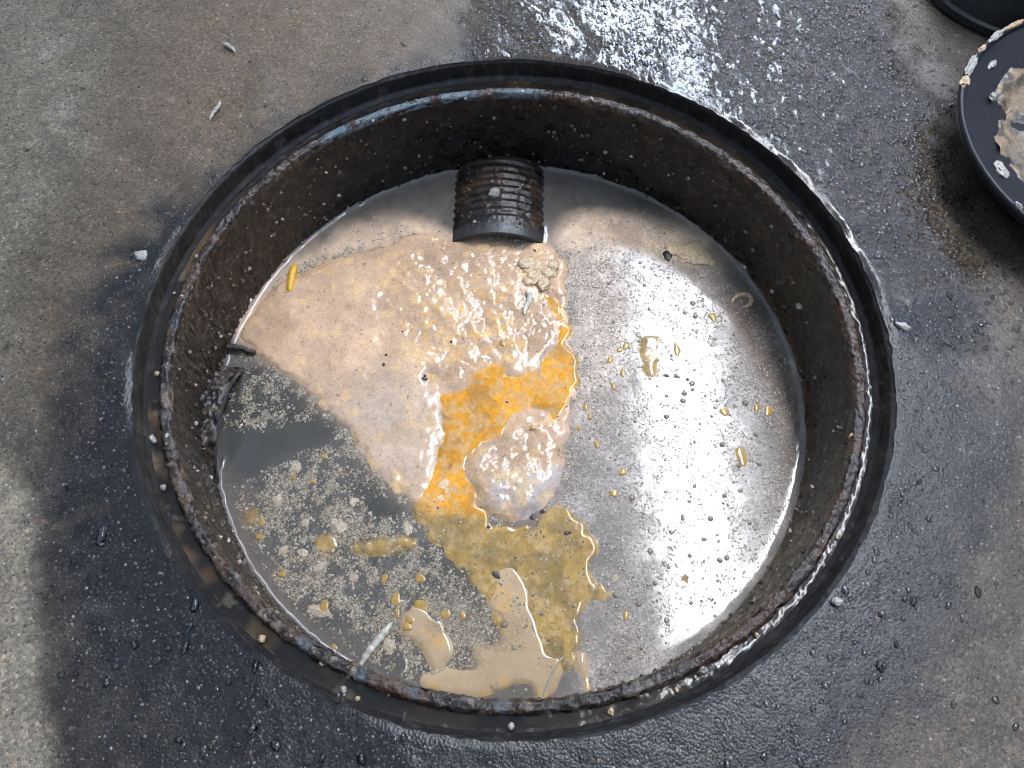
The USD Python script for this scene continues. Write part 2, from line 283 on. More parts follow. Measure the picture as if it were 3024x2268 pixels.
frame = thing('manhole_frame')
tag(frame, 'black greasy round iron frame set in the concrete around the pit', 'manhole frame')
def lerp(a, b, k): return a + (b - a) * k
def prof_side(t):
    ro, ri = rad(t, C_OUT) + 0.0012, rad(t, C_LEDGE)
    ks = np.linspace(0, 1, 16)
    z = -0.0010 - 0.0245 * ks
    fil = 0.0035 * ss(ks, 0.75, 1.0) ** 2
    r = lerp(ro[:, None], ri[:, None], np.clip(0.35 + ks * 0.65, 0, 1)) - fil
    r[:, 0] = ro + 0.003; r[:, 1] = ro
    return np.stack([r, np.broadcast_to(z, r.shape)], -1)
def tone_side(t, r, z, p, d):
    n = fbm(p * np.array([260, 260, 60.]), 4, 41)[:, None]
    c = np.array([0.010, 0.009, 0.009]) * (0.5 + n) + np.array([0.022, 0.02, 0.015]) * ss(n, 0.5, 0.75) + np.array([0.03, 0.022, 0.012]) * (band(t, 130, 230, 30) * 0.5)[:, None] * n
    return c, 0.1 + 0 * t
lathe('side_face', frame, M_frame, prof_side, 0.0008, 160, 42, tone_side)
def prof_ledge(t):
    ro = rad(t, C_LEDGE) - 0.0016
    ks = np.linspace(0, 1, 14)
    r = ro[:, None] - ks * 0.0168
    z = -0.0262 - 0.0010 * ss(ks, 0, .3) + 0.0 * ks
    return np.stack([r, np.broadcast_to(z, r.shape)], -1)
def tone_ledge(t, r, z, p, d):
    n = fbm(p * 90, 4, 43)[:, None]; m = fbm(p * 30, 3, 44)[:, None]
    c = np.array([0.012, 0.0095, 0.008]) * (0.4 + 1.1 * n)
    rust = ss(m, 0.48, 0.62) * (0.35 + band(t, 110, 250, 25)[:, None])
    c = c + (np.array([0.095, 0.056, 0.026]) - c) * np.clip(rust * 0.5, 0, 1)
    gp = ss(fbm(p * 55, 4, 45)[:, None], 0.58, 0.68) * band(t, 140, 260, 20)[:, None]
    c = c + (np.array([0.14, 0.12, 0.08]) - c) * 0.5 * gp
    return c, 0.02 + 0.1 * m[:, 0]
lathe('seat_ledge', frame, M_ledge, prof_ledge, 0.0009, 120, 46, tone_ledge)
def prof_bead(t):                                          # grease and water held in the corner of ledge and side face
    ro = rad(t, C_LEDGE)
    a = np.linspace(0, math.pi / 2, 7)
    r = ro[:, None] + 0.0006 - 0.0034 * np.cos(a)
    z = -0.0268 + 0.0034 * np.sin(a)
    return np.stack([r, np.broadcast_to(z, r.shape)], -1)
lathe('grease_fillet', frame, M_bead, prof_bead, 0.0004, 60, 47, lambda t, r, z, p, d: (np.array([0.03, 0.024, 0.018]) * (0.4 + fbm(p * 60, 3, 48)[:, None]), 0 * t))
def prof_collar(t):
    ri = rad(t, C_LIP)
    a = np.linspace(-0.5, math.pi + 0.25, 24)
    cx, hw, hh = ri + 0.0058, 0.0060, 0.0062
    r = cx[:, None] + hw * np.cos(a); z = -0.0265 + hh * np.clip(np.sin(a) * 1.15, -9, 1.0) * np.ones_like(r)
    return np.stack([r, z], -1)
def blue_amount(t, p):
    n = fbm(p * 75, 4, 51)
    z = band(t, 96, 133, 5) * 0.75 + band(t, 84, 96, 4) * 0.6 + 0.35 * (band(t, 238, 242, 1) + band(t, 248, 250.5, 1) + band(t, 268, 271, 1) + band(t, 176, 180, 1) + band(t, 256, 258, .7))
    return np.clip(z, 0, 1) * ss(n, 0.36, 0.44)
def push_collar(t, r, z, p):
    b = blue_amount(t, p)
    lum = (fbm(p * 260, 3, 52) - 0.45) * 0.0042 + (fbm(p * 90, 3, 53) - 0.47) * 0.004
    return lum * (1 - 0.8 * b) - 0.0008 * b
def tone_collar(t, r, z, p, d):
    n = fbm(p * 220, 3, 54)[:, None]
    c = np.array([0.022, 0.015, 0.012]) * (0.4 + 1.2 * n)
    lb = ss(fbm(p * 120, 3, 55)[:, None], 0.57, 0.68) * (0.45 + 0.6 * band(t, 180, 300, 20)[:, None])
    c = c + (np.array([0.20, 0.15, 0.105]) - c) * 0.55 * lb
    rd = ss(fbm(p * 40, 3, 56)[:, None], 0.52, 0.62); c = c + (np.array([0.055, 0.028, 0.016]) - c) * 0.6 * rd
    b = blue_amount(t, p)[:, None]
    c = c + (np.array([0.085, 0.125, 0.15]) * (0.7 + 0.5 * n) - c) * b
    return c, 0.12 * b[:, 0]
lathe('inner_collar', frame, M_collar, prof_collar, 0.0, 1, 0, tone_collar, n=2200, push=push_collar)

tank = thing('grease_tank')
tag(tank, 'dark stained round tank shaft below the frame, with two greasy pipe ends', 'grease tank')
def prof_wall(t):
    a, b = rad(t, C_LIP) + 0.0012, rad(t, C_WET) + 0.0004
    ks = np.linspace(0, 1, 80)
    z = -0.0225 - 0.1425 * ks
    r = lerp(a[:, None], b[:, None], np.clip(ks / 0.82, 0, 1))
    return np.stack([r, np.broadcast_to(z, r.shape)], -1)
def wallp(t, z): return np.stack([t * 0.327, z * 0.22 + 0.12 * np.sin(t * 3) * z, 0 * z], -1)
def push_wall(t, r, z, p):
    left = band(t, 135, 235, 20)
    w = wallp(t, z)
    return (fbm(w * 420, 4, 61) - 0.47) * (0.0016 + 0.0035 * left) + (fbm(p * 40, 3, 62) - 0.47) * 0.004
def tone_wall(t, r, z, p, d):
    w = wallp(t, z)
    n = fbm(w * 380, 4, 63)[:, None]; m = fbm(p * 38, 4, 64)[:, None]; q = fbm(p * 120, 4, 65)[:, None]
    c = np.array([0.011, 0.0095, 0.009]) * (0.15 + 1.7 * ss(q, 0.3, 0.65)) * (0.4 + 1.2 * m)
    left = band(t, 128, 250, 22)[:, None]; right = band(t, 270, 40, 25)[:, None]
    c = c + (np.array([0.062, 0.043, 0.028]) * (0.25 + 1.2 * n) - c) * np.clip(left * (0.35 + 0.9 * m), 0, 0.9)
    c = c + (np.array([0.085, 0.068, 0.042]) * (0.4 + 1.1 * n) - c) * np.clip(right * (0.2 + 1.0 * m), 0, 0.85)
    rb = ss(m, 0.55, 0.70) * 0.35; c = c + (np.array([0.07, 0.038, 0.018]) - c) * rb
    wl = ss(z, ZW + 0.022, ZW + 0.004)[:, None] * band(t, 300, 40, 15)[:, None] * ss(q, 0.35, 0.55)   # tan tide mark on the right
    c = c + (np.array([0.25, 0.145, 0.06]) - c) * 0.75 * wl
    fl = ss(fbm(p * 75, 4, 66)[:, None], 0.60, 0.70) * 0.5 * band(t, 40, 140, 20)[:, None]
    c = c + (np.array([0.045, 0.055, 0.065]) - c) * fl
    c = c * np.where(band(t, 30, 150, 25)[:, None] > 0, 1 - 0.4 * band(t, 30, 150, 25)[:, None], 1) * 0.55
    return c, -0.22 + 0.45 * ss(q[:, 0], 0.35, 0.6)
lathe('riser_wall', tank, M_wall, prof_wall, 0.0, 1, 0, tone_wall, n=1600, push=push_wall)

def pipe(name, end_mid, axis_deg, Rp, sag, L, seed, crust, label):
    """The top of a level pipe that leaves the wall towards the middle of the pit and ends at end_mid (on the waterline)."""
    ax = np.array([math.cos(math.radians(axis_deg)), math.sin(math.radians(axis_deg)), 0]); sdv = np.array([-ax[1], ax[0], 0])
    cz = ZW + sag - Rp
    e = np.array([end_mid[0], end_mid[1], cz])
    half = math.acos(max(-1, (Rp - sag - 0.02) / Rp))
    na, nl = 150, 120
    a = np.linspace(-half, half, na); l = np.linspace(0, L, nl)
    A, Ls = np.meshgrid(a, l, indexing='ij')
    def surf(rp, extra=None):
        r_ = rp if extra is None else rp + extra
        return e + (Ls * 1.0)[..., None] * ax + (r_ * np.sin(A))[..., None] * sdv + (r_ * np.cos(A))[..., None] * np.array([0, 0, 1.0])
    p0 = surf(Rp)
    lump = (fbm(p0 * 170, 4, seed) - 0.47) * (0.0022 + 0.006 * crust) + (fbm(p0 * 60, 3, seed + 1) - 0.47) * (0.002 + 0.012 * crust)
    ridge = 0.0008 * np.sin(Ls / L * 2 * math.pi * 17 + 2 * fbm(p0 * 30, 2, seed + 2)) * ss(Ls, 0.018, 0.03) * (1 - crust)
    lump = lump * ss(Ls, 0.0, 0.02 if not crust else 0.006) + ridge
    root = str(tank.GetPath())
    n = fbm(p0 * 140, 4, seed + 3).reshape(-1, 1); m = fbm(p0 * 50, 3, seed + 4).reshape(-1, 1)
    c = np.array([0.013, 0.010, 0.009]) * (0.4 + 1.1 * n)
    c = c + (np.array([0.045, 0.024, 0.013]) - c) * ss(m, 0.52, 0.68) * 0.6
    if crust:
        c = c + (np.array([0.09, 0.07, 0.05]) - c) * ss(n, 0.5, 0.66) * 0.7
    else:
        rim = ss(Ls, 0.022, 0.008).reshape(-1, 1); c = c + (np.array([0.036, 0.034, 0.034]) - c) * 0.85 * rim
    pp = obj(name, (surf(Rp, lump).reshape(-1, 3), grid_faces(na, nl, False)[:, ::-1]), M_pipe, root, tone=np.clip(c, 0.003, 1), dull=0.05 + 0.12 * n[:, 0])
    if label: pp.SetCustomDataByKey('label', label)
    # the cut end: wall thickness and the inside
    k = 0.0045
    tt = np.linspace(-half, half, na)
    prof = [(Rp + lump[:, 0] * 0, 0.0), (Rp - 0.0006, -0.0012), (Rp - k + 0.0006, -0.0012), (Rp - k, 0.0), (Rp - k, 0.03), (Rp - k, 0.08)]
    prof[0] = (Rp + lump[:, 0], 0.0)
    rows = []
    for r_, o in prof:
        r_ = r_ * np.ones(na)
        rows.append(e + o * ax + (r_ * np.sin(tt))[:, None] * sdv + (r_ * np.cos(tt))[:, None] * np.array([0, 0, 1.0]))
    v = np.stack(rows, 1).reshape(-1, 3)
    q = fbm(v * 150, 3, seed + 5)[:, None]
    obj('pipe_rim', (v, grid_faces(na, len(prof), False)), M_pipe, str(pp.GetPath()), tone=np.array([0.028, 0.026, 0.025]) * (0.5 + q), dull=0.15 + 0 * q[:, 0])
    return pp
e1 = at(1075, 524, ZW)
pipe('outlet_pipe', e1, 90.0, 0.085, 0.0215, 0.19, 71, 0, 'ridged black pipe end at the far wall, dripping with grease')
e2 = at(500, 918, ZW)
pipe('inlet_pipe', e2 + np.array([0.0, 0, 0]), 178.0, 0.085, 0.038, 0.11, 81, 1, 'pipe end at the left wall thickly crusted with dark grease')

def crumbs(name, n, seed, place, s0, s1, mt, parent):
    r = np.random.default_rng(seed); parts = []
    for i in range(n):
        c0 = place(r); q = s0 + (s1 - s0) * r.random() ** 4
        s_ = trimesh.creation.icosphere(1); v = s_.vertices * (1 + 0.7 * (r.random((len(s_.vertices), 1)) - .5)) * q * [1, 0.7 + 0.6 * r.random(), 0.8]
        parts.append((v + c0, s_.faces))
    vs = np.vstack([a for a, b in parts]); o = np.cumsum([0] + [len(a) for a, b in parts[:-1]])
    p = obj(name, (vs, np.vstack([b + k for (a, b), k in zip(parts, o)])), mt, parent, smooth=False, tone=tones('stuck_crumbs', parts, seed)); p.SetCustomDataByKey('kind', 'stuff')
M_grit = island('stuck_crumbs', [(0, (0.03, 0.022, 0.016)), (0.6, (0.08, 0.06, 0.04)), (0.88, (0.22, 0.17, 0.12)), (1, (0.42, 0.38, 0.32))], rough=0.15)
def on_wall(r):
    a = r.uniform(0, 2 * math.pi); k_ = r.random(); t1 = np.array([a])
    q = lerp(rad(t1, C_LIP)[0], rad(t1, C_WET)[0], min(1, k_ / 0.82)) - 0.0005
    return np.array([q * math.cos(a), q * math.sin(a), -0.034 - 0.105 * k_])
crumbs('wall_crumbs', 1800, 61, on_wall, 0.0004, 0.0024, M_grit, tank)
def on_collar(r):
    a = r.uniform(0, 2 * math.pi); q = rad(np.array([a]), C_LIP)[0] + r.uniform(0.0, 0.012)
    return np.array([q * math.cos(a), q * math.sin(a), -0.0205 - 0.004 * abs(q - rad(np.array([a]), C_LIP)[0] - 0.006) / 0.006])
crumbs('collar_crumbs', 900, 62, on_collar, 0.0004, 0.0022, M_grit, frame)
def on_pipe(r):
    a = r.uniform(-0.62, 0.62); l_ = r.uniform(0.01, 0.15); q = 0.0853
    return np.array([e1[0] + q * math.sin(a), e1[1] + l_, ZW + 0.0215 - 0.085 + q * math.cos(a)])
crumbs('pipe_crumbs', 260, 63, on_pipe, 0.0004, 0.0022, M_grit, tank)

# ------------------------------------------------------------------ liquid: masks on its level
WR = Raster(-0.36, 0.36, -0.36, 0.36, 0.001, ZW)
fat_m = WR.poly([(512, 718), (540, 690), (580, 640), (610, 612), (680, 575), (760, 545), (840, 536), (880, 512), (930, 508), (985, 520), (1050, 519), (1088, 524), (1118, 546), (1132, 546), (1150, 528), (1185, 522), (1212, 545), (1225, 575), (1212, 610), (1222, 650), (1232, 700), (1240, 760), (1246, 830), (1230, 900), (1222, 980), (1205, 1040), (1175, 1100), (1120, 1125), (1060, 1112), (1010, 1120), (950, 1110), (905, 1098), (878, 1080), (842, 1045), (800, 1022), (788, 985), (768, 950), (740, 908), (700, 880), (650, 832), (600, 792), (545, 758)], 0.004, 0.9, 90, 101)
fat_soft = gaussian_filter(fat_m, 9)
slick_m = np.maximum.reduce([WR.poly(q, 0.0026, 1.25, 120, 110 + i) for i, q in enumerate([
    [(1163, 642), (1195, 638), (1216, 672), (1228, 715), (1222, 745), (1245, 770), (1248, 800), (1238, 850), (1222, 872), (1210, 905), (1192, 915), (1185, 890), (1150, 880), (1118, 892), (1080, 950), (1040, 962), (1012, 988), (1008, 1020), (1032, 1060), (1038, 1095), (1060, 1140), (1110, 1140), (1160, 1140), (1182, 1095), (1225, 1092), (1262, 1135), (1288, 1180), (1275, 1240), (1288, 1275), (1268, 1300), (1242, 1335), (1252, 1380), (1240, 1440), (1150, 1430), (1080, 1350), (1052, 1288), (1012, 1250), (985, 1210), (945, 1165), (912, 1135), (896, 1106), (906, 1078), (930, 1045), (936, 1018), (958, 975), (958, 920), (952, 885), (966, 872), (944, 850), (985, 838), (1008, 812), (1040, 800), (1062, 782), (1092, 788), (1095, 815), (1120, 815), (1150, 800), (1178, 772), (1200, 745), (1203, 705), (1186, 668)],
    [(918, 806), (935, 800), (945, 815), (935, 830), (918, 826)], [(1385, 728), (1410, 725), (1425, 745), (1420, 765), (1410, 780), (1425, 805), (1410, 815), (1390, 800), (1400, 775), (1385, 760)],
    [(685, 1160), (712, 1160), (724, 1175), (720, 1192), (700, 1194), (684, 1180)], [(755, 1180), (790, 1165), (850, 1162), (902, 1168), (892, 1185), (840, 1196), (790, 1198), (757, 1190)],
    [(530, 1100), (555, 1100), (562, 1118), (545, 1132), (528, 1128)], [(1290, 1255), (1312, 1262), (1318, 1290), (1300, 1305), (1290, 1285)]])])
island_m = WR.poly([(1062, 965), (1100, 938), (1125, 905), (1160, 890), (1180, 905), (1195, 935), (1205, 985), (1195, 1020), (1170, 1060), (1150, 1085), (1120, 1105), (1070, 1100), (1045, 1080), (1030, 1040), (1012, 1010), (1030, 980)], 0.004, 0.8, 110, 121)
knob_m = WR.poly([(975, 800), (1000, 790), (1020, 800), (1018, 825), (1000, 842), (980, 838), (968, 820)], 0.003, 0.6, 150, 122)
rough_m = gaussian_filter(np.maximum(island_m, WR.poly([(860, 530), (1130, 550), (1215, 560), (1215, 650), (1180, 760), (1050, 800), (950, 830), (880, 760), (850, 640)], 0.012)), 4)
tan_m = np.maximum.reduce([WR.poly(q, 0.003, 1.0, 90, 130 + i) for i, q in enumerate([
    [(1052, 1290), (1075, 1255), (1062, 1225), (1095, 1218), (1125, 1232), (1140, 1262), (1145, 1310), (1165, 1345), (1180, 1400), (1215, 1420), (1205, 1470), (1180, 1510), (1165, 1550), (1160, 1545), (1150, 1480), (1120, 1475), (1060, 1500), (1010, 1505), (905, 1490), (900, 1462), (960, 1450), (1020, 1448), (1040, 1430), (1020, 1405), (1030, 1385), (1078, 1380), (1088, 1350)],
    [(868, 1330), (900, 1310), (960, 1345), (985, 1400), (960, 1420), (940, 1440), (920, 1400), (880, 1380)],
    [(1245, 1410), (1262, 1405), (1270, 1440), (1275, 1480), (1268, 1500), (1258, 1470)]])])
hole = WR.poly([(1105, 1480), (1140, 1470), (1150, 1490), (1140, 1540), (1080, 1550), (1060, 1520)], 0.003, 0.3, 100, 140)
tan_m = np.clip(tan_m - hole, 0, 1)
clear_m = np.maximum.reduce([WR.poly(q, 0.006, 0.8, 90, 150 + i) for i, q in enumerate([
    [(480, 800), (600, 800), (640, 820), (705, 890), (735, 912), (700, 945), (600, 985), (560, 1040), (480, 1000)], [(782, 1040), (855, 1040), (872, 1100), (840, 1128), (795, 1130)], [(1480 - 500, 1200), (1045, 1290), (1040, 1320), (985, 1290), (930, 1230)]])])
speck_d = np.maximum(WR.poly([(540, 1070), (600, 1010), (690, 945), (750, 960), (790, 1040), (870, 1130), (940, 1180), (1040, 1330), (1020, 1480), (860, 1490), (760, 1420), (640, 1300), (560, 1190)], 0.022), 0.75 * WR.poly([(505, 800), (580, 800), (700, 890), (690, 920), (600, 940), (500, 935)], 0.014))
speck_d = np.clip(speck_d - 1.0 * WR.poly([(485, 938), (600, 930), (700, 900), (735, 912), (705, 950), (600, 990), (540, 1020), (490, 1010)], 0.007, 0.7, 70, 156) - WR.poly([(790, 1045), (850, 1045), (866, 1100), (838, 1122), (800, 1120)], 0.008, 0.6, 70, 157), 0, 1)
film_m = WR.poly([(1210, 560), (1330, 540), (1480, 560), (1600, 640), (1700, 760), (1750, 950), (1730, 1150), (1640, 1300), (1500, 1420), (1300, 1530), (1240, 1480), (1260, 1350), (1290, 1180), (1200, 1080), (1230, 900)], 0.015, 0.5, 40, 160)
fog_m = np.maximum.reduce([WR.poly([(520, 720), (600, 600), (700, 520), (760, 480), (900, 470), (980, 500), (1000, 560), (800, 600), (600, 760)], 0.010, 0.6, 30, 171), WR.poly([(1190, 520), (1230, 460), (1300, 450), (1400, 470), (1500, 500), (1550, 560), (1450, 600), (1250, 600)], 0.010, 0.6, 30, 172)])
edge_m = WR.poly([(480, 1080), (540, 1060), (560, 1190), (640, 1310), (760, 1430), (900, 1520), (800, 1500), (640, 1380), (520, 1230)], 0.008, 0.4, 40, 173)
fine = fbm(P3(WR.X, WR.Y, 150.0), 4, 180); coarse = fbm(P3(WR.X, WR.Y, 28.0), 4, 181)
slick_s = gaussian_filter(slick_m, 2.2)
fat_h = -0.0042 + 0.0075 * np.clip(fat_m * 0.5 + fat_soft * 0.6, 0, 1) + (coarse - 0.47) * 0.007 * fat_soft + rough_m * ((fbm(P3(WR.X, WR.Y, 62.0), 4, 182) - 0.45) * 0.0052 + 0.0010) + gaussian_filter(fine - 0.47, 1) * 0.0010
fat_h = fat_h - gaussian_filter(slick_m, 4) * 0.0038 + gaussian_filter(island_m, 3) * 0.0035 + gaussian_filter(knob_m, 2) * 0.006
def slick_hf():
    return 0.0001 + 0.0017 * ss(slick_s, 0.2, 0.95) - 0.0012 * (slick_s < 0.15)

nt, nrw = 1000, 230
t = np.linspace(0, 2 * math.pi, nt, endpoint=False)
k = np.concatenate([np.linspace(0.002, 0.97, nrw - 14), np.linspace(0.973, 1.004, 14)])
TT, KK = np.meshgrid(t, k, indexing='ij')
RW = rad(TT, C_WET) * KK
x, y = (RW * np.cos(TT)).ravel(), (RW * np.sin(TT)).ravel()
gap = (rad(TT, C_WET) * (1 - KK)).ravel()
men = 0.0032 * np.exp(-np.clip(gap, -0.002, 1) / 0.0032) * (0.6 + 0.8 * fbm(P3(x, y, 90.0), 3, 190))
for (ee, axd, Rp, sg, L) in ((e1, 90.0, 0.085, 0.0215, 0.19), (e2, 178.0, 0.085, 0.038, 0.11)):   # the water also climbs the pipe ends
    a = math.radians(axd); u = (x - ee[0]) * math.cos(a) + (y - ee[1]) * math.sin(a); w = np.abs(-(x - ee[0]) * math.sin(a) + (y - ee[1]) * math.cos(a))
    hw_ = math.sqrt(Rp ** 2 - (Rp - sg) ** 2)
    men += 0.0014 * np.exp(-np.abs(w - hw_) / 0.004) * (u > 0.0) * (fbm(P3(x, y, 60.0), 2, 194) + 0.2) + 0.0012 * np.exp(-np.abs(u) / 0.002) * (w < hw_) * (fbm(P3(x, y, 80.0), 2, 191) > 0.5)
g = lambda m: np.clip(WR.get(m, x, y), 0, 1)[:, None]
n = WR.get(coarse, x, y)[:, None]; nf = WR.get(fine, x, y)[:, None]
c = np.array([0.085, 0.075, 0.064]) * (0.7 + 0.6 * n)
c = c + (np.array([0.044, 0.041, 0.033]) - c) * g(clear_m) * 0.9
c = c + (np.array([0.115, 0.083, 0.062]) - c) * g(edge_m) * 0.7
dz = WR.poly([(470, 930), (560, 930), (580, 1000), (500, 1010)], 0.016)
c = c + (np.array([0.052, 0.056, 0.054]) - c) * g(dz) * 0.7
c = c + (np.array([0.50, 0.36, 0.25]) * (0.70 + 0.6 * n) - c) * np.clip(g(fog_m) * (0.6 + 0.9 * n), 0, 1)
halo = gaussian_filter(fat_m, 7) * (0.35 + 0.65 * ss(WR.Y, 0.02, 0.10)); c = c + (np.array([0.43, 0.30, 0.205]) - c) * np.clip(g(halo) * 1.5, 0, 1)
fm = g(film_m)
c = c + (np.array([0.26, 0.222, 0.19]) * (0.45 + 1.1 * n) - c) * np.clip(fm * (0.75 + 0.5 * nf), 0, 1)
pk = WR.poly([(1215, 545), (1400, 560), (1420, 640), (1350, 760), (1290, 900), (1240, 960), (1220, 800)], 0.02)
c = c + (np.array([0.45, 0.35, 0.275]) * (0.75 + 0.5 * n) - c) * g(pk) * 0.8
bd = WR.poly([(1600, 620), (1740, 850), (1760, 1150), (1640, 1340), (1700, 1100), (1690, 900), (1600, 760), (1540, 600)], 0.012)
c = c + (np.array([0.10, 0.07, 0.055]) - c) * g(bd) * 0.8
bg_ = WR.poly([(1000, 1250), (1300, 1080), (1300, 1450), (1150, 1560), (900, 1500)], 0.03)
c = c + (np.array([0.16, 0.125, 0.09]) - c) * g(bg_) * 0.5 * (1 - fm)
c = np.clip(c * (0.85 + 0.3 * nf), 0.01, 1)
film_a = np.clip(fm[:, 0] * 0.9 + g(speck_d)[:, 0] * 0.9 + g(fog_m)[:, 0] * 0.25, 0, 1)
smooth_zone = WR.poly([(1480, 640), (1540, 690), (1560, 900), (1575, 1200), (1500, 1360), (1430, 1340), (1420, 1080), (1470, 900)], 0.012)
rp_n = fbm(P3(x, y, 35.0), 4, 192)
rip = film_a * np.clip(1.3 * ss(rp_n, 0.3, 0.6) + 0.4, 0, 3) * (1 - 0.80 * g(smooth_zone)[:, 0]) + 0.25 * film_a
film_a = film_a * (1 - 0.3 * g(smooth_zone)[:, 0])
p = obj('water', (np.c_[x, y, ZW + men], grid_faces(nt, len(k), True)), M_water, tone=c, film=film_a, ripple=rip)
tag(p, 'murky grey waste water filling the pit, filmed with grease', 'water', kind='structure')

def sheet(name, hf, cut, tonefn, mt, cov_, dull=None):
    """A skin floating on the water, its height over the water from hf, kept where it stands above cut."""
    keep = hf > cut
    keep &= np.hypot(WR.X, WR.Y) < 0.3225
    q = keep[:-1, :-1] & keep[1:, :-1] & keep[:-1, 1:] & keep[1:, 1:]
    idx = np.arange(hf.size).reshape(hf.shape)
    a, b, c_, d = idx[:-1, :-1][q], idx[:-1, 1:][q], idx[1:, 1:][q], idx[1:, :-1][q]
    f = np.vstack([np.c_[a, b, c_], np.c_[a, c_, d]])
    used = np.unique(f); mp = np.zeros(hf.size, int); mp[used] = np.arange(len(used))
    xs, ys = WR.X.ravel()[used], WR.Y.ravel()[used]
    return obj(name, (np.c_[xs, ys, ZW + hf.ravel()[used]], mp[f]), mt, tone=np.clip(tonefn(xs, ys), 0.003, 1), cover=np.clip(cov_.ravel()[used], 0, 1), dull=(np.zeros(len(used)) if dull is None else dull(xs, ys)))
def gx(m, x, y): return np.clip(WR.get(m, x, y), 0, 1)[:, None]
spot = fbm(P3(WR.X, WR.Y, 330.0), 2, 200)
orange_spots = WR.poly([(860, 600), (1050, 600), (1150, 700), (1130, 790), (1000, 800), (900, 780)], 0.02)
greyish = WR.poly([(1040, 1040), (1200, 1000), (1230, 900), (1240, 1080), (1150, 1130), (1050, 1115)], 0.012)
leftg = WR.poly([(700, 880), (860, 800), (960, 880), (950, 1000), (880, 1080), (800, 1010)], 0.02)
brownz = np.maximum.reduce([WR.poly([(845, 555), (905, 545), (890, 600), (860, 650), (838, 640)], 0.006, .6, 90, 5), WR.poly([(930, 528), (1010, 525), (1000, 540), (940, 540)], 0.004, .6, 90, 6)])
def tone_fat(x, y):
    n = WR.get(coarse, x, y)[:, None]; nf = WR.get(fine, x, y)[:, None]; sp = WR.get(spot, x, y)[:, None]
    c = np.array([0.47, 0.310, 0.195]) * (0.62 + 0.76 * n)
    c = c + (np.array([0.42, 0.33, 0.26]) - c) * gx(leftg, x, y) * 0.6
    c = c + (np.array([0.36, 0.31, 0.28]) - c) * np.clip(gx(greyish, x, y) * ss(n, 0.38, 0.6) * 1.2, 0, 0.85)
    c = c + (np.array([0.40, 0.24, 0.14]) - c) * np.clip(gx(brownz, x, y), 0, 1) * 0.6
    c = c + (np.array([0.55, 0.30, 0.07]) - c) * gx(orange_spots, x, y) * ss(nf, 0.52, 0.64) * 0.65
    y2 = ss(fbm(P3(x, y, 70.0), 3, 203)[:, None], 0.60, 0.68); c = c + (np.array([0.60, 0.39, 0.17]) - c) * 0.5 * y2
    bl = ss(fbm(P3(x, y, 36.0), 4, 208)[:, None], 0.50, 0.68); c = c + (np.array([0.36, 0.235, 0.15]) - c) * 0.45 * bl
    c = c * (1 - 0.55 * ss(sp, 0.79, 0.88)) * (0.9 + 0.2 * nf)
    return c
p = sheet('grease_slab', fat_h, -0.0022, tone_fat, M_fat, np.clip(gaussian_filter(fat_m, 4.5) * 1.5 - 0.18, 0, 1), lambda x, y: 0.13 * (1 - gx(rough_m, x, y)[:, 0]) - 0.11)
tag(p, 'thick beige slab of congealed grease floating across the pit from the left wall', 'grease')
def tone_slick(x, y):
    n = WR.get(coarse, x, y)[:, None]; nf = WR.get(fine, x, y)[:, None]
    ft = gx(fat_soft, x, y)
    o = np.array([0.58, 0.25, 0.018]) * (0.55 + 0.9 * n); ol = np.array([0.34, 0.21, 0.06]) * (0.7 + 0.6 * nf)
    c = ol + (o - ol) * ss(ft, 0.25, 0.75)
    pl = ss(fbm(P3(x, y, 140.0), 5, 205)[:, None], 0.42, 0.70)
    c = c + (np.array([0.50, 0.34, 0.17]) - c) * pl * 0.55
    dk = ss(fbm(P3(x, y, 60.0), 5, 206)[:, None], 0.42, 0.72) * (1 - ft); c = c + (np.array([0.15, 0.105, 0.04]) - c) * dk * 0.6
    return c
slick_h = slick_hf()
p = sheet('oil_slick', slick_h, -0.0006, tone_slick, M_slick, gaussian_filter(slick_m, 3.4) * (0.50 + 0.82 * ss(fbm(P3(WR.X, WR.Y, 70.0), 5, 209), 0.33, 0.6)))
tag(p, 'glossy orange oil slick running down over the grease and turning olive on the water', 'oil slick')
tan_h = 0.0026 * ss(gaussian_filter(tan_m, 3), 0.15, 0.95) - 0.0003
def tone_tan(x, y):
    n = WR.get(coarse, x, y)[:, None]; nf = WR.get(fine, x, y)[:, None]
    c = np.array([0.38, 0.265, 0.155]) * (0.85 + 0.3 * n)
    yl = ss(fbm(P3(x, y, 60.0), 4, 207)[:, None], 0.55, 0.66); c = c + (np.array([0.54, 0.31, 0.09]) - c) * yl * 0.5
    return c * (0.9 + 0.2 * nf)
p = sheet('scum_skin', tan_h, -0.0002, tone_tan, M_scum, gaussian_filter(tan_m, 4.0) * (0.62 + 0.72 * ss(coarse, 0.35, 0.55)))
tag(p, 'smooth tan scum spreading below the orange oil to the near rim', 'scum')

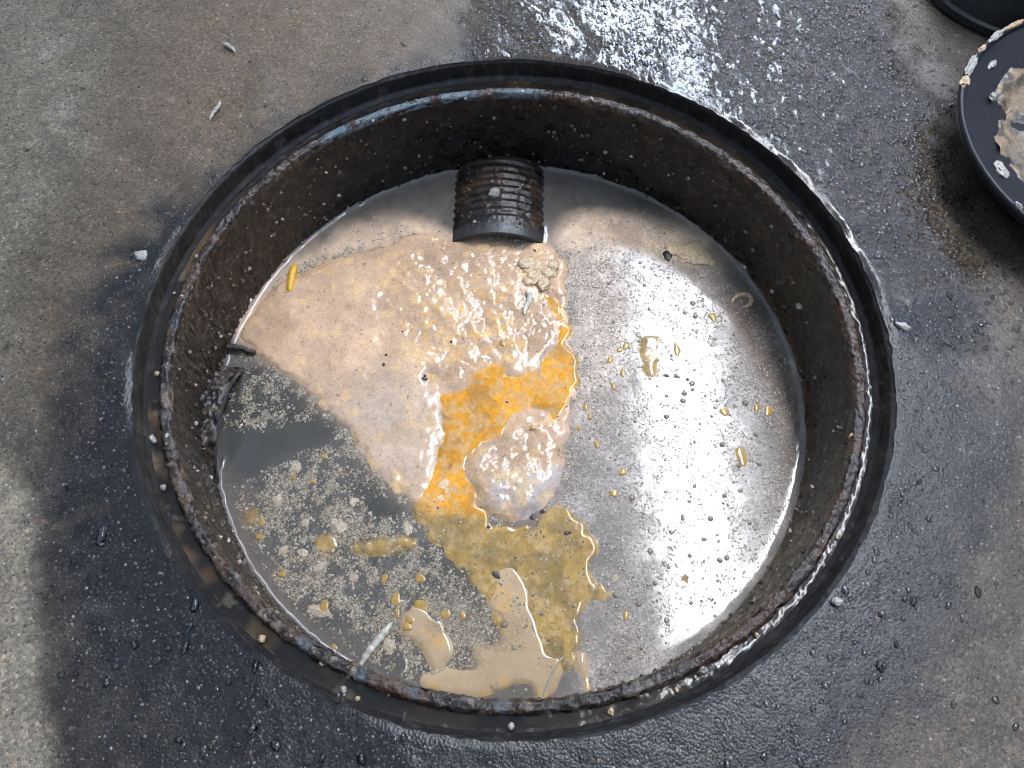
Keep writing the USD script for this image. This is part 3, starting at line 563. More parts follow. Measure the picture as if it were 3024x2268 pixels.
# ------------------------------------------------------------------ small things: shapes
rng = np.random.default_rng(7)
def dome_mesh(rx, ry, h, rot=0.0, seg=12, rings=4, wob=0.0, seed=0):
    a = np.linspace(0, 2 * math.pi, seg, endpoint=False)
    rg = np.random.default_rng(seed); w = 1 + wob * (0.7 * np.sin(2 * a + 6.28 * rg.random()) + 0.5 * np.sin(3 * a + 6.28 * rg.random()))
    v = [[0, 0, h]]
    for i in range(1, rings + 1):
        q = i / rings * math.pi / 2
        s_, c_ = math.sin(q), math.cos(q)
        xs, ys = rx * s_ * np.cos(a) * w, ry * s_ * np.sin(a) * w
        v += np.c_[xs * math.cos(rot) - ys * math.sin(rot), xs * math.sin(rot) + ys * math.cos(rot), np.full(seg, h * c_ - (0.0006 if i == rings else 0))].tolist()
    f = [[0, 1 + j, 1 + (j + 1) % seg] for j in range(seg)]
    for i in range(rings - 1):
        for j in range(seg):
            a0, a1 = 1 + i * seg + j, 1 + i * seg + (j + 1) % seg
            f += [[a0, a0 + seg, a1 + seg], [a0, a1 + seg, a1]]
    return np.array(v), np.array(f)
def merge(parts):
    vs, fs, o = [], [], 0
    for v, f in parts: vs.append(v); fs.append(f + o); o += len(v)
    return np.vstack(vs), np.vstack(fs)
def lump_mesh(rx, ry, rz, seed, amp=0.35, sub=2, rot=0.0):
    s = trimesh.creation.icosphere(sub); v = s.vertices.copy()
    v *= (1 + amp * (fbm(v * 1.7 + seed * 7.3, 3, seed) - 0.47) * 2 + 0.5 * amp * (fbm(v * 4.5 + seed * 3.3, 3, seed + 1) - 0.47) * 2)[:, None]
    v = v * [rx, ry, rz]
    c_, s_ = math.cos(rot), math.sin(rot)
    return np.c_[v[:, 0] * c_ - v[:, 1] * s_, v[:, 0] * s_ + v[:, 1] * c_, v[:, 2]], s.faces
def tube_mesh(pts, radii, seg=10):
    pts = np.asarray(pts, float); n = len(pts); radii = np.asarray(radii) * np.ones(n)
    tan = np.gradient(pts, axis=0); tan /= np.linalg.norm(tan, axis=1, keepdims=True)
    up = np.array([0, 0, 1.0]); b = np.cross(tan, up); b /= np.linalg.norm(b, axis=1, keepdims=True) + 1e-9; c_ = np.cross(b, tan)
    a = np.linspace(0, 2 * math.pi, seg, endpoint=False)
    v = pts[:, None] + radii[:, None, None] * (np.cos(a)[None, :, None] * b[:, None] + np.sin(a)[None, :, None] * c_[:, None])
    f = []
    for i in range(n - 1):
        for j in range(seg):
            a0, a1 = i * seg + j, i * seg + (j + 1) % seg
            f += [[a0, a1, a1 + seg], [a0, a1 + seg, a0 + seg]]
    v = np.vstack([v.reshape(-1, 3), pts[0], pts[-1]]); k0, k1 = n * seg, n * seg + 1
    f += [[k0, (j + 1) % seg, j] for j in range(seg)] + [[k1, (n - 1) * seg + j, (n - 1) * seg + (j + 1) % seg] for j in range(seg)]
    return v, np.array(f)
def smooth_path(pts, n=24):
    from scipy.interpolate import CubicSpline
    pts = np.asarray(pts, float); k_ = np.linspace(0, 1, len(pts))
    return CubicSpline(k_, pts)(np.linspace(0, 1, n))
def put(name, mesh, mt, loc, label, cat, group=None):
    x = UsdGeom.Mesh(obj(name, mesh, mt)); x.AddTranslateOp().Set(Gf.Vec3d(*map(float, loc)))
    return tag(x.GetPrim(), label, cat, group)
hsurf = np.maximum.reduce([np.zeros_like(fat_h), fat_h, np.where(slick_h > 0, slick_h, 0), np.where(tan_h > 0, tan_h, 0)])
def top(x, y):
    return ZW + float(WR.get(hsurf, np.array([x]), np.array([y]))[0])

# scum specks and foam: nobody could count them
def scatter(dens, n, seed):
    r = np.random.default_rng(seed)
    pr = np.clip(dens, 0, None) * (np.hypot(WR.X, WR.Y) < 0.318); pr = pr.ravel() / pr.sum()
    i = r.choice(pr.size, n, p=pr)
    return WR.X.ravel()[i] + (r.random(n) - .5) * .001, WR.Y.ravel()[i] + (r.random(n) - .5) * .001
cov = np.clip(1 - ss(hsurf, 0.0001, 0.0006), 0, 1)
clump = ss(fbm(P3(WR.X, WR.Y, 95.0), 5, 210), 0.38, 0.66)
fedge = np.clip(gaussian_filter(fat_m, 7) * (1 - gaussian_filter(fat_m, 2)) * 3, 0, 1)
cloud = WR.poly([(930, 1300), (1010, 1300), (1060, 1370), (1030, 1420), (960, 1430)], 0.012)
sx, sy = scatter(1.2 * cloud * cov + 0.8 * fedge * cov * clump + 0.08 * slick_s * (1 - fat_soft) * clump + speck_d * cov * (0.08 + clump) + 0.10 * film_m * cov * clump + 0.05 * fog_m * cov * clump, 34000, 8)
sz = np.maximum(WR.get(hsurf, sx, sy), 0)
parts = []
for i in range(len(sx)):
    r0 = 0.00045 + 0.0011 * rng.random() ** 3; ns = 6
    a = np.linspace(0, 2 * math.pi, ns, endpoint=False) + rng.random(); rd = r0 * (0.5 + rng.random(ns))
    v = np.vstack([[0, 0, 0.0004], np.c_[rd * np.cos(a), rd * np.sin(a), np.full(ns, -0.0003)]]) + [sx[i], sy[i], ZW + 0.0003 + sz[i]]
    parts.append((v, np.array([[0, 1 + j, 1 + (j + 1) % ns] for j in range(ns)])))
p = obj('scum_specks', merge(parts), M_flake, smooth=False, tone=tones('scum_specks', parts, 1) * np.array([0.60, 0.57, 0.53]))
tag(p, 'fine pale specks of scum scattered over the dark water at lower left', 'scum specks', kind='stuff')
bridge = np.clip(gaussian_filter(np.maximum(fat_m, island_m), 14) * 2, 0, 1) * (WR.X > 0.0)
sx, sy = scatter((film_m * (0.25 + clump) + 2.2 * bridge * clump + 0.5 * fog_m * clump) * cov * (1 - 0.5 * smooth_zone), 10000, 9)
sz = np.maximum(WR.get(hsurf, sx, sy), 0)
parts = []
for i in range(len(sx)):
    r0 = 0.0004 + 0.0010 * rng.random() ** 4
    v, f = dome_mesh(r0, r0, r0 * 0.7, seg=8, rings=3); parts.append((v + [sx[i], sy[i], ZW + 0.0002 + sz[i]], f))
p = obj('foam_beads', merge(parts), M_foam, tone=tones('foam_beads', parts, 2))
tag(p, 'tiny foam bubbles strewn through the grey film on the right side of the water', 'foam', kind='stuff')

# bubbles one can pick out
bl = [(1496, 655), (1480, 675), (1502, 683), (1505, 718), (1460, 812), (1495, 828), (1496, 842), (1524, 855), (1478, 850), (1475, 866), (1440, 855), (1440, 900), (1610, 870), (1640, 1003), (1560, 960), (1596, 1006), (1500, 1050), (1475, 1120), (1365, 1075), (1450, 1150), (1520, 1165), (1405, 1190), (1490, 1200), (1436, 1220), (1565, 1070), (1632, 938), (1570, 1205), (1555, 1210), (1480, 1248), (1415, 1260), (1535, 1120), (1600, 1060), (1330, 1285), (1380, 1305), (1440, 1340), (1360, 1420), (1330, 1450), (1300, 1455), (1090, 1350), (1170, 1325), (1240, 1310), (1110, 1400)]
r2 = np.random.default_rng(21)
ex, ey = scatter(film_m * cov * np.clip(smooth_zone + 0.25, 0, 1), 110, 10)
pos = [tuple(at(a, b, ZW)[:2]) + (0.0020 + 0.0016 * r2.random(),) for a, b in bl] + [(a, b, 0.0009 + 0.0013 * r2.random()) for a, b in zip(ex, ey)]
M_bub = simple('bubble_skin', (0.23, 0.185, 0.15), rough=0.03, nscale=150, bump=0.02, col2=(0.15, 0.115, 0.09))
for i, (a, b, r0) in enumerate(pos):
    put('bubble', dome_mesh(r0, r0 * (0.85 + 0.3 * r2.random()), r0 * 0.55, r2.random() * 3, seg=14, rings=5), M_bub, (a, b, top(a, b)), 'small glossy bubble on the grey film of the water', 'bubble', 'bubbles on the filmed water')
# oil drops
od = [(1462, 755, 8, 13), (1540, 685, 9, 9), (1338, 756, 6, 6), (1352, 748, 7, 7), (1318, 778, 7, 7), (1345, 805, 6, 8), (1325, 835, 6, 7), (1602, 985, 13, 18), (1565, 890, 9, 9), (1660, 888, 11, 10), (1635, 880, 8, 8), (1345, 1020, 8, 8), (1325, 1065, 9, 8), (1265, 880, 6, 6), (1275, 900, 6, 6), (1290, 960, 7, 7), (1250, 925, 5, 5), (1352, 1330, 7, 8), (1480, 1250, 7, 8), (910, 1312, 14, 16), (908, 1250, 10, 10), (855, 1295, 12, 11), (885, 1340, 9, 9), (858, 1325, 7, 7), (880, 1355, 9, 9), (962, 1328, 10, 10), (1000, 1330, 7, 8), (565, 1128, 8, 8), (635, 1030, 6, 6), (700, 1310, 9, 13), (720, 1400, 8, 9), (830, 1250, 8, 9), (610, 1240, 7, 9), (560, 1160, 8, 7), (700, 985, 7, 5), (675, 1040, 6, 5), (1150, 930, 6, 6), (1085, 745, 8, 7), (1640, 580, 9, 8), (1655, 598, 6, 6)]
def px(a, b): return at(a, b, ZW)
for i, (a, b, w, h) in enumerate(od):
    q = px(a, b); s1 = np.linalg.norm(px(a + 10, b) - q) / 10
    put('oil_drop', dome_mesh(w * s1, h * s1 * 1.12, 0.0009, 0, seg=22, rings=5, wob=0.22, seed=i), M_oildrop, (q[0], q[1], top(q[0], q[1]) + 0.0002), 'amber drop of oil floating among the scum specks at lower left' if a < 1060 and b > 950 else 'amber drop of oil floating on the grey film right of the orange slick' if a > 1200 else 'amber drop of oil lying on the beige grease', 'oil drop', 'amber oil drops at lower left' if a < 1060 and b > 950 else 'amber oil drops on the right film' if a > 1200 else 'amber oil drops on the grease')
# fat lumps and scraps, each its own label
def lump(name, a, b, w, h, d, mt, label, cat, seed, amp=0.4, rot=0.0, z=None, group=None, sub=2):
    z0 = ZW if z is None else z
    q = at(a, b, z0); s1 = np.linalg.norm(at(a + 10, b, z0) - q) / 10
    zz = top(q[0], q[1]) if z is None else z
    return put(name, lump_mesh(w * s1, h * s1 * 1.1, d, seed, amp, sub, rot), mt, (q[0], q[1], zz), label, cat, group)
q0 = at(1490, 548, ZW); parts = []
for i, (a, b, w, h) in enumerate([(1466, 538, 22, 15), (1490, 546, 26, 20), (1513, 556, 22, 17), (1535, 566, 13, 10), (1500, 532, 17, 11), (1478, 560, 15, 10)]):
    q = at(a, b, ZW) - q0; v, f = lump_mesh(w * 0.00062, h * 0.00066, 0.005, 301 + i, 0.5, 3, -0.3); parts.append((v + [q[0], q[1], -0.001], f))
put('grease_lump', merge(parts), M_lump, q0, 'knobbly orange tan grease lump at the water edge beside the right wall', 'grease lump')
lump('dark_scrap', 1442, 552, 9, 12, 0.002, M_darkbit, 'dark scrap stuck to the left side of the orange tan grease lump', 'scrap', 302, 0.6)
q0 = at(1155, 590, ZW); parts = []
for i, (a, b, w, h) in enumerate([(1138, 575, 20, 14), (1160, 582, 24, 15), (1180, 595, 18, 14), (1150, 605, 20, 13), (1172, 618, 13, 12), (1195, 580, 12, 10)]):
    q = at(a, b, ZW) - q0; v, f = lump_mesh(w * 0.00062, h * 0.00066, 0.0042, 311 + i, 0.5, 3, 0.3 * i); parts.append((v + [q[0], q[1], 0.001], f))
put('grease_lump', merge(parts), M_lump, (q0[0], q0[1], top(q0[0], q0[1]) - 0.001), 'crumbly yellowish grease lump right above the top of the orange oil', 'grease lump')
for i, (a, b, w, h) in enumerate([(735, 1140, 17, 13), (722, 1128, 9, 8), (690, 1320, 12, 26), (600, 1080, 14, 10), (640, 1010, 12, 12), (840, 1395, 13, 16), (612, 1190, 12, 9), (880, 1142, 16, 9), (690, 1225, 10, 15), (762, 1085, 10, 9), (660, 1130, 9, 8), (1330, 1250, 9, 8), (765, 1250, 9, 9), (655, 1195, 14, 9), (705, 1410, 10, 8)]):
    lump('grease_clot', a, b, w * .85, h * .85, 0.0011, M_clot, 'small ragged pale clot of fat among the scum specks', 'grease clot', 310 + i, 0.7, i * 0.7, group='pale clots of fat at lower left', sub=3)
for i, (a, b, w, h) in enumerate([(915, 822, 14, 7), (918, 815, 6, 5), (1155, 545, 6, 4), (835, 770, 5, 4), (1055, 1140, 7, 6), (1072, 1243, 15, 10), (1225, 1152, 14, 7), (1150, 1115, 12, 9), (1172, 1105, 10, 8), (830, 790, 6, 5), (1485, 820, 7, 5), (1440, 812, 8, 6), (975, 742, 5, 4), (870, 720, 4, 3), (1095, 870, 6, 3)]):
    lump('dark_scrap', a, b, w * 0.55, h * 0.55, 0.0009, M_darkbit, 'tiny dark food scrap lying on the grease', 'scrap', 330 + i, 0.7, i * 1.1, group='dark scraps on the grease')
q = [at(628, 634, ZW), at(630, 610, ZW), at(634, 592, ZW), at(638, 577, ZW)]
pts = smooth_path([[a[0], a[1], ZW + 0.0030] for a in q], 14)
p = tag(obj('yellow_noodle', tube_mesh(pts, 0.0052 * np.array([.7, .92, 1, 1, .96, 1, 1, 1, .97, 1, 1, .97, .9, .6]), 9), M_yellow), 'short flat yellow strip of food standing in the grease by the left wall', 'food scrap')
def strand(name, pix, r0, mt, label, cat, dz=0.0012, n=26, z=None, group=None, taper=0.75):
    z0 = ZW if z is None else z
    q = [at(a, b, z0) for a, b in pix]
    pts = smooth_path([[a[0], a[1], (top(a[0], a[1]) if z is None else z) + dz] for a in q], n)
    pts[:, 2] += 0.0004 * np.sin(np.arange(n))
    rd = r0 * (1 - taper * np.abs(np.linspace(-1, 1, n)) ** 4) * (1 + 0.15 * np.sin(np.arange(n) * 1.7))
    return tag(obj(name, tube_mesh(pts, rd, 9), mt), label, cat, group)
strand('bean_sprout', [(776, 1444), (795, 1412), (812, 1390), (830, 1368), (847, 1345)], 0.0038, M_sprout, 'long pale bean sprout half sunk by the near left rim', 'bean sprout')
strand('bean_sprout', [(1133, 685), (1136, 668), (1143, 652), (1141, 640), (1135, 638)], 0.0034, M_sprout, 'white bean sprout lying on the beige grease left of the orange oil', 'bean sprout')
strand('pale_thread', [(872, 1418), (878, 1432), (876, 1448), (870, 1452)], 0.0010, M_sprout, 'thin pale thread floating right of the long bean sprout', 'thread')
strand('pale_ridge', [(1168, 1516), (1185, 1470), (1200, 1440), (1218, 1418)], 0.0011, M_scum and M_white, 'pale curved strand of skin on the water next to the tan scum', 'strand')
strand('grease_ring', [(1580, 656), (1588, 643), (1606, 637), (1621, 645), (1618, 659), (1603, 663)], 0.0030, M_lump, 'curled ring of grease floating near the right wall', 'grease ring', n=40, taper=0.9)
strand('grease_thread', [(1160, 820), (1165, 800), (1172, 770), (1180, 760)], 0.0008, M_white, 'fine pale thread crossing the orange oil', 'thread')
# crumbs on the pipes, wall and rim
lump('pale_crumb', 1068, 416, 12, 9, 0.004, M_white, 'pale grey crumb sitting on top of the ridged black pipe', 'crumb', 401, 0.6, 0.2, z=ZW + 0.022)
lump('pale_crumb', 1728, 662, 9, 7, 0.003, M_white, 'white crumb stuck high on the right tank wall', 'crumb', 402, 0.5, z=-0.085)
lump('pale_crumb', 1848, 945, 11, 9, 0.004, M_orangebit, 'orange crumb stuck to the inner collar at the right', 'crumb', 403, 0.6, z=-0.024)
lump('pale_crumb', 1808, 1298, 7, 7, 0.004, M_white, 'round white crumb on the ledge at the lower right', 'crumb', 404, 0.3, z=-0.021)
lump('pale_crumb', 467, 882, 10, 9, 0.004, M_lump, 'pinkish crumb on the crusted left pipe', 'crumb', 405, 0.5, z=ZW + 0.033)
lump('pale_crumb', 1950, 705, 16, 7, 0.003, M_white, 'pale curled shred on the wet concrete right of the frame', 'shred', 406, 0.5, -0.5, z=0.002)
lump('pale_crumb', 1812, 1298, 11, 8, 0.003, M_white, 'grey white stone chip on the concrete at the lower right of the frame', 'stone chip', 407, 0.5, z=0.003).GetAttribute('xformOp:translate').Set(Gf.Vec3d(*at(1809, 1300, 0.003)))
lump('pale_crumb', 305, 552, 14, 11, 0.003, M_white, 'translucent whitish blob on the black concrete left of the frame', 'crumb', 408, 0.5, z=0.002)
strand('pale_shred', [(455, 262), (462, 245), (472, 232), (476, 220)], 0.0022, M_white, 'thin bent pale shred on the brown concrete at upper left', 'shred', z=0.001)
strand('pale_shred', [(482, 96), (495, 102), (507, 112)], 0.0024, M_white, 'short pale shred on the concrete near the top left edge', 'shred', z=0.001)
r3 = np.random.default_rng(33)
for i in range(16):                                        # crumbs caught on the ledge
    a = r3.uniform(150, 340); tt = np.array([math.radians(a)]); r0 = rad(tt, C_LEDGE)[0] - r3.uniform(0.004, 0.010); s0 = r3.uniform(0.0012, 0.0028)
    put('ledge_crumb', lump_mesh(s0, s0 * 1.2, s0, 420 + i, 0.5, 2), (M_lump, M_white)[i % 2], (r0 * math.cos(tt[0]), r0 * math.sin(tt[0]), -0.0255), 'small pale crumb caught on the frame ledge', 'crumb', 'crumbs on the frame ledge')

M_string = simple('dark_grease_string', (0.05, 0.036, 0.026), rough=0.2, nscale=300, bump=0.7, dist=0.002, col2=(0.018, 0.014, 0.012))
for lb, pix, r0, dz_ in (('dark rope of grease from the left wall to the beige slab', [(405, 735), (440, 745), (480, 752), (520, 758), (552, 766)], 0.0065, 0.012), (None, [(410, 700), (440, 730), (470, 750), (505, 757)], 0.005, 0.014)):
    q = [at(a, b, ZW) for a, b in pix]
    pts = smooth_path([[a[0], a[1], ZW + dz_ * (1 - i / len(q)) + 0.001] for i, a in enumerate(q)], 30)
    pts += (fbm(pts * 180, 3, 71)[:, None] - 0.47) * 0.008
    p = obj('grease_string', tube_mesh(pts, r0 * np.linspace(1.1, 0.35, 30) * (0.8 + 0.5 * fbm(pts * 200, 3, 72)), 10), M_string, tank)
    if lb: p.SetCustomDataByKey('label', lb)

# ------------------------------------------------------------------ drops on the concrete
gt = None
from scipy.spatial import cKDTree
sel = np.hypot(X.ravel(), Y.ravel()) < 1.3
tree = cKDTree(np.c_[X.ravel()[sel], Y.ravel()[sel]]); hsel = hz[sel]
def gz(pts):
    return hsel[tree.query(np.asarray(pts)[:, :2])[1]]
named = [(218, 1157, 14, 22), (185, 1247, 7, 9), (420, 1308, 10, 19), (412, 1353, 6, 12), (400, 1400, 8, 16), (474, 1310, 9, 7), (290, 1394, 8, 10), (231, 1473, 13, 10), (552, 1440, 7, 18), (547, 1490, 6, 18), (545, 1575, 11, 13), (495, 1473, 7, 9), (504, 1405, 5, 8), (730, 1508, 10, 12), (767, 1538, 8, 9), (873, 1549, 10, 12), (873, 1593, 9, 10), (697, 1637, 8, 9), (781, 1640, 10, 14), (596, 1610, 13, 12), (388, 1598, 9, 9), (378, 1667, 10, 10), (365, 1400, 7, 8), (625, 1370, 6, 7), (1755, 1150, 7, 8), (1972, 1300, 8, 12), (2110, 1280, 8, 14), (2050, 640, 10, 9), (1900, 1440, 9, 12), (1935, 1390, 6, 12)]
wetd = np.clip(GR.get(wet, GR.X, GR.Y), 0, 1)
bead_d = wetd * 1.0 + 0.45 * gaussian_filter(wetd, 20) + 0.30 * np.clip(core, 0, 1) + 0.12 * np.clip(oil, 0, 1) + 0.03
vis = (GR.X > -0.75) & (GR.X < 0.75) & (GR.Y > -0.6) & (GR.Y < 0.62) & (np.hypot(GR.X, GR.Y) > 0.368) & (np.clip(GR.get(dry, GR.X, GR.Y), 0, 1) < 0.3)
pr = (bead_d * vis).ravel(); pr /= pr.sum()
r4 = np.random.default_rng(44)
N = 14000
ii = r4.choice(pr.size, N, p=pr)
bx, by = GR.X.ravel()[ii] + (r4.random(N) - .5) * .003, GR.Y.ravel()[ii] + (r4.random(N) - .5) * .003
br = 0.0006 + 0.0024 * r4.random(N) ** 4.5
M_ = 3500; pw = ((wetd + 0.5 * gaussian_filter(wetd, 12)) * vis).ravel(); pw /= pw.sum(); iw = r4.choice(pw.size, M_, p=pw)
bx = np.r_[bx, GR.X.ravel()[iw] + (r4.random(M_) - .5) * .003]; by = np.r_[by, GR.Y.ravel()[iw] + (r4.random(M_) - .5) * .003]; br = np.r_[br, 0.0008 + 0.0017 * r4.random(M_) ** 2]; N += M_
order = np.argsort(-br); bx, by, br = bx[order], by[order], br[order]
bz = gz(np.c_[bx, by])
s0 = np.linalg.norm(at(1110, 1600, 0) - at(1100, 1600, 0)) / 10
def where(x, y):
    k = ('left of the frame' if x < -0.05 and y < 0.27 and x < -0.3 else 'on the brown concrete at upper left' if x < -0.12 and y > 0.1 else 'in the glaring wet patch at the upper right' if y > 0.12 else 'at the bottom edge below the frame' if y < -0.25 and x < 0.3 else 'on the dark concrete right of the frame')
    return 'clear drop of liquid beading ' + k, 'water drop', 'liquid drops ' + k
nd = 0
for (a, b, w, h) in named:
    q = at(a, b, 0.0); z = float(gz([q])[0])
    put('water_drop', dome_mesh(w * s0 * .9, h * s0, 0.0034, 0.15 * math.sin(a), seg=20, rings=6, wob=0.18, seed=nd), M_drop, (q[0], q[1], z), *where(q[0], q[1])); nd += 1
K = 300 - nd
for i in range(K):
    put('water_drop', dome_mesh(br[i], br[i] * (0.8 + 0.7 * r4.random()), br[i] * 0.6, r4.random() * 3, seg=12, rings=4, wob=0.15, seed=900 + i), M_drop, (bx[i], by[i], bz[i]), *where(bx[i], by[i]))
parts = []
for i in range(K, N):
    v, f = dome_mesh(br[i], br[i] * (0.8 + 0.7 * r4.random()), br[i] * 0.62, r4.random() * 3, seg=8, rings=3)
    parts.append((v + [bx[i], by[i], bz[i]], f))
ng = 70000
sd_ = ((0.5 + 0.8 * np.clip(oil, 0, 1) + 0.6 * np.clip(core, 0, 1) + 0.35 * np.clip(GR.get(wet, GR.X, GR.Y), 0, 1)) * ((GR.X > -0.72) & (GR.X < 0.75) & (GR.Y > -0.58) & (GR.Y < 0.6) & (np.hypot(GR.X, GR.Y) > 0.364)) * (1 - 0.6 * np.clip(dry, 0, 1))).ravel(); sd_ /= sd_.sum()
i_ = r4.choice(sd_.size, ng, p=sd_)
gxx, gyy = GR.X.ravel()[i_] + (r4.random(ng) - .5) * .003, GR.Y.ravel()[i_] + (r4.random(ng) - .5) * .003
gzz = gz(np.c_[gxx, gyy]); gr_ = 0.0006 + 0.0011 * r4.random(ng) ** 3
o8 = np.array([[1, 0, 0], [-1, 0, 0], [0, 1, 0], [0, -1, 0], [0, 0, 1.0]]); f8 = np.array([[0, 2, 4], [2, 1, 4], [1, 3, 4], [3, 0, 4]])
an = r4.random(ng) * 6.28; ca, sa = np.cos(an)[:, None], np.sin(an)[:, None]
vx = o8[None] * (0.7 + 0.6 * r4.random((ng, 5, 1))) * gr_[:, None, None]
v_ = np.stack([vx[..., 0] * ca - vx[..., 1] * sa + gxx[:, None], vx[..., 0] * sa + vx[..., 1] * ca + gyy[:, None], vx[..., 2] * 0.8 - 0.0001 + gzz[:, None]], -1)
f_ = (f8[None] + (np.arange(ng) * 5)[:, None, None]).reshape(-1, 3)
gt_ = ground_tone(gxx, gyy); gt_ = gt_ * (0.3 + 2.0 * r4.random((ng, 1)) ** 2); pale_glint = r4.random(ng) < 0.18; gt_[pale_glint] = gt_[pale_glint] * 1.4 + 0.16 * r4.random((pale_glint.sum(), 1)) ** 1.5 * np.array([0.97, 1.0, 1.04])  # pale bluish grains: wet glints put into the grain colour
rs = r4.random(ng) < 0.02; gt_[rs] = gt_[rs] * 0.5 + np.array([0.14, 0.07, 0.03])
p = obj('sand_and_glint_grains', (v_.reshape(-1, 3), f_), M_sand_glint, tone=np.repeat(np.clip(gt_, 0.004, 0.7), 5, 0))
tag(p, 'fine sand grains in the worn concrete, the pale ones painted as wet glints', 'sand', kind='stuff')
p = obj('water_beads', merge(parts), M_drop)
tag(p, 'countless tiny beads of liquid on the wet concrete', 'beads', kind='stuff')

# ------------------------------------------------------------------ upturned dish and tub at the top right
DZ = 0.055
dp = np.array([(3022, 42), (2937, 101), (2887, 169), (2849, 224), (2836, 295), (2836, 350), (2845, 401), (2870, 468), (2904, 519), (2959, 578), (3024, 620)], float) / S
dq = at(dp[:, 0], dp[:, 1], DZ)[:, :2]
Am = np.c_[2 * dq, np.ones(len(dq))]; sol = np.linalg.lstsq(Am, (dq ** 2).sum(1), rcond=None)[0]
dc, dr = sol[:2], math.sqrt(sol[2] + sol[0] ** 2 + sol[1] ** 2)
dish = thing('black_dish', (dc[0], dc[1], 0))
tag(dish, 'shallow black round dish smeared with beige grease, at the top right corner', 'dish')
def revolve(prof, n=160):
    prof = np.array(prof); a = np.linspace(0, 2 * math.pi, n, endpoint=False)
    v = np.stack([prof[None, :, 0] * np.cos(a)[:, None], prof[None, :, 0] * np.sin(a)[:, None], np.broadcast_to(prof[:, 1], (n, len(prof)))], -1).reshape(-1, 3)
    f = grid_faces(n, len(prof), True)
    return v, f
def arc(cx, cz, r, a0, a1, n=7):
    return [(cx + r * math.cos(a), cz + r * math.sin(a)) for a in np.radians(np.linspace(a0, a1, n))]
rim = arc(dr - 0.004, DZ - 0.004, 0.004, 180, -60, 12)
bodyp = [(0.001, DZ - 0.030), (dr * 0.60, DZ - 0.030)] + [(dr * 0.68, DZ - 0.026), (dr * 0.72, DZ - 0.018), (dr * 0.77, DZ - 0.0135), (dr * 0.88, DZ - 0.0085), (dr - 0.010, DZ - 0.0055), (dr - 0.0085, DZ - 0.004)] 
under = [(dr - 0.003, DZ - 0.012), (dr - 0.006, DZ - 0.014), (dr * 0.75, DZ - 0.022), (dr * 0.62, 0.004), (dr * 0.55, 0.0006), (0.001, 0.0006)]
v, f = revolve(bodyp)
obj('dish_body', (v, f), M_black, dish, smooth=40)
v, f = revolve(rim + under); obj('rolled_rim', (v, f[:, ::-1]), M_black, dish, smooth=40)
# grease smear on the inner slope and floor
na, nr_ = 220, 60
a = np.linspace(math.radians(100), math.radians(285), na); q = np.linspace(0.2, 0.79, nr_)
A, Q = np.meshgrid(a, q, indexing='ij')
zprof = np.interp(Q, [0, 0.60, 0.68, 0.72, 0.77, 0.88], np.array([-0.030, -0.030, -0.026, -0.018, -0.0135, -0.0085])) + DZ
px_ = np.stack([Q * dr * np.cos(A), Q * dr * np.sin(A), zprof], -1)
th_ = fbm(px_ * 42, 4, 501) + 0.30 * np.exp(-((Q - 0.66) / 0.10) ** 2) - 0.60 + 0.35 * np.exp(-((Q - 0.42) / 0.12) ** 2) - 0.9 * ss(np.abs(A - math.radians(192)), 1.1, 1.6)
px_[..., 2] += np.clip(th_, -0.15, 0.25) * 0.022 - 0.0004
cc = fbm(px_ * 60, 3, 502).reshape(-1, 1)
cs = np.array([0.30, 0.23, 0.165]) + (np.array([0.40, 0.27, 0.16]) - np.array([0.30, 0.23, 0.165])) * ss(cc, 0.4, 0.6)
cs = cs + (np.array([0.07, 0.075, 0.065]) - cs) * ss(fbm(px_ * 80, 3, 503).reshape(-1, 1), 0.50, 0.62) * 0.8
obj('grease_smear', (px_.reshape(-1, 3), grid_faces(na, nr_, False)[:, ::-1]), M_smear, dish, tone=cs * 0.62, dull=np.zeros(len(cs)))
for i, (aa, w, h) in enumerate([(150, 0.016, 0.006), (158, 0.008, 0.006), (131, 0.012, 0.005), (122, 0.018, 0.004), (110, 0.02, 0.004), (140, 0.006, 0.004), (212, 0.005, 0.004)]):
    r_ = dr - 0.004; c0 = np.array([r_ * math.cos(math.radians(aa)), r_ * math.sin(math.radians(aa)), DZ])
    v, f = lump_mesh(w * 0.85, h * 0.6, 0.0024, 510 + i, 0.8, 4, math.radians(aa + 90)); obj('grease_blob', (v + c0, f), M_lump if i % 2 else M_white, dish)
for i, (fr, aa, w, h) in enumerate([(0.86, 196, 0.010, 0.006), (0.84, 222, 0.005, 0.005), (0.80, 158, 0.005, 0.003), (0.88, 141, 0.008, 0.003), (0.40, 165, 0.02, 0.014)]):
    c0 = np.array([fr * dr * math.cos(math.radians(aa)), fr * dr * math.sin(math.radians(aa)), DZ - (0.0085 if fr > .5 else 0.026)])
    v, f = lump_mesh(w, h, 0.003, 520 + i, 0.5, 3, math.radians(aa + 90)); obj('grease_blob', (v + c0, f), M_white, dish)
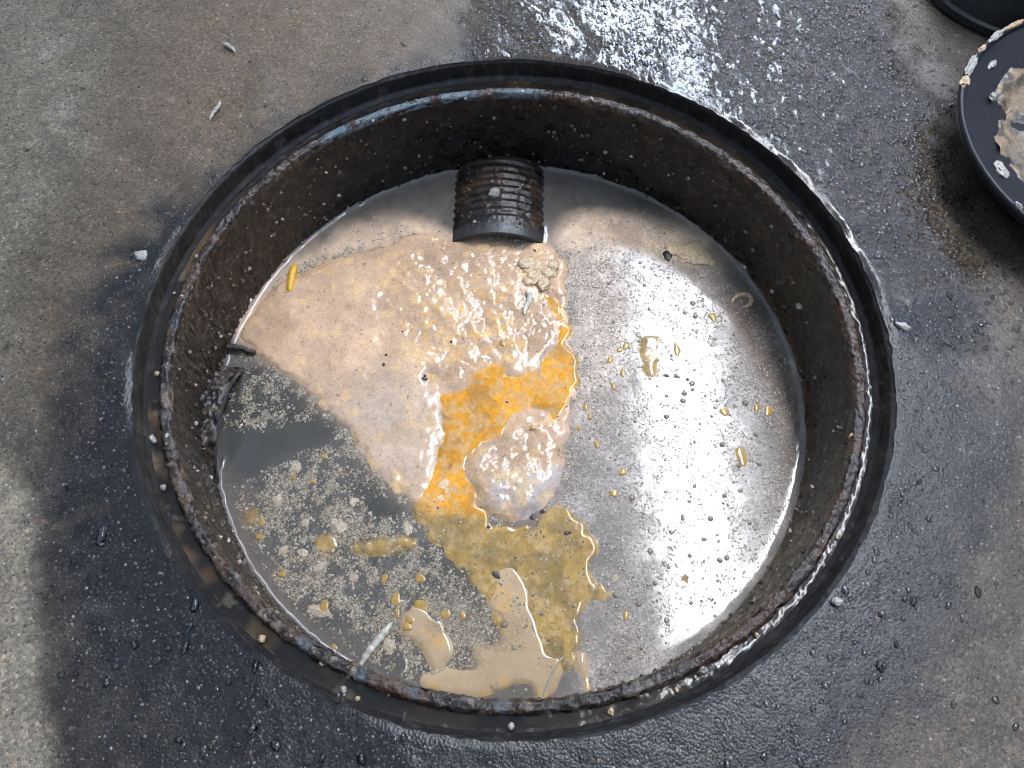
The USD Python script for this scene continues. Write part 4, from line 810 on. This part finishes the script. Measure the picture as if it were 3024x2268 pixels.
# dark tub standing behind the dish
tb = at(2195, -55, 0.0)
tub = thing('black_tub', (tb[0], tb[1], 0))
tag(tub, 'black grimy tub turned bottom up behind the dish, crusted with grey crumbs', 'tub')
TRr, TH_ = 0.125, 0.10
tp = [(TRr, 0.0006)] + [(TRr + 0.004, 0.003), (TRr + 0.004, 0.012), (TRr, 0.014)] + [(TRr - 0.012, TH_ - 0.012)] + arc(TRr - 0.022, TH_ - 0.010, 0.010, 0, 90, 6) + [(TRr - 0.04, TH_ - 0.001), (0.001, TH_ - 0.001)]
v, f = revolve(tp, 120); obj('tub_body', (v, f), M_tub, tub, smooth=40)
r5 = np.random.default_rng(55); parts = []
for i in range(420):
    a = r5.uniform(150, 330); q = TRr - 0.008 - 0.06 * r5.random() ** 1.2; s1 = 0.0012 + 0.0028 * r5.random() ** 2
    v, f = lump_mesh(s1, s1, s1 * 0.8, i, 0.4, 1); parts.append((v + [q * math.cos(math.radians(a)), q * math.sin(math.radians(a)), TH_ - 0.0005 - max(0, q - (TRr - 0.022)) * 0.25], f))
p = obj('crust_crumbs', merge(parts), M_crumbs, tub, tone=tones('mouldy_crumbs', parts, 3)); p.SetCustomDataByKey('kind', 'stuff')

# ------------------------------------------------------------------ unseen yard: walls and roofs added to block the sky down to a gap
def boxm(x0, x1, y0, y1, z0, z1):
    b = trimesh.creation.box((x1 - x0, y1 - y0, z1 - z0)); b.apply_translation(((x0 + x1) / 2, (y0 + y1) / 2, (z0 + z1) / 2)); return b
HC = 2.6
def roof_sheet(x0, edge, z):  # unseen roof; its edge shapes the strip of sky that gets reflected
    ys = np.array([y for y, _ in edge]); n = int((edge[0][1] - x0) / 0.02); u = np.linspace(0, 1, n)
    Xs = x0 + u[:, None] * (np.array([e for _, e in edge])[None] - x0); Ys = np.broadcast_to(ys, Xs.shape)
    v = np.stack([Xs, Ys, z + 0.02 * np.sin(Xs / 0.076 * 2 * math.pi)], -1).reshape(-1, 3)
    return v, grid_faces(n, len(ys), False)
for name, m_, mt, lb in (('unseen_roof', roof_sheet(-3.0, [(-5, .74), (0.1, .74), (1.6, .70), (3.1, .46), (6, .38)], HC), M_roof, 'unseen corrugated roof sheet on the left, its edge shaped for the sky gap'), ('unseen_roof', roof_sheet(0.95, [(-5, 3.2), (6, 3.2)], HC), M_roof2, 'unseen paler corrugated roof sheet on the right, bounding the sky gap'),
        ('unseen_roof', roof_sheet(0.60, [(-5, 1.0), (0.10, 1.0)], HC + 0.045), M_roof, 'unseen corrugated roof sheet added to end the gap of sky')):  # added sheet, closes the sky gap on the near side
    tag(obj(name, m_, mt), lb, 'roof', kind='structure')
for m_, lb in ((boxm(-3.2, -3.0, -5.2, 6.2, -0.05, HC + 0.3), 'unseen wall on the left, added to block low sky light'), (boxm(3.2, 3.4, -5.2, 6.2, -0.05, HC + 0.3), 'unseen wall on the right, added to block low sky light'), (boxm(-3.0, 3.2, 6.0, 6.2, -0.05, HC - 0.03), 'unseen wall at the far end, added to block low sky light'), (boxm(-3.0, 3.2, -5.2, -5.0, -0.05, HC - 0.03), 'unseen wall behind the viewer, added to block low sky light')):  # walls out of view, added to keep low sky light out
    tag(obj('added_wall', m_, M_render, smooth=False), lb, 'wall', kind='structure')
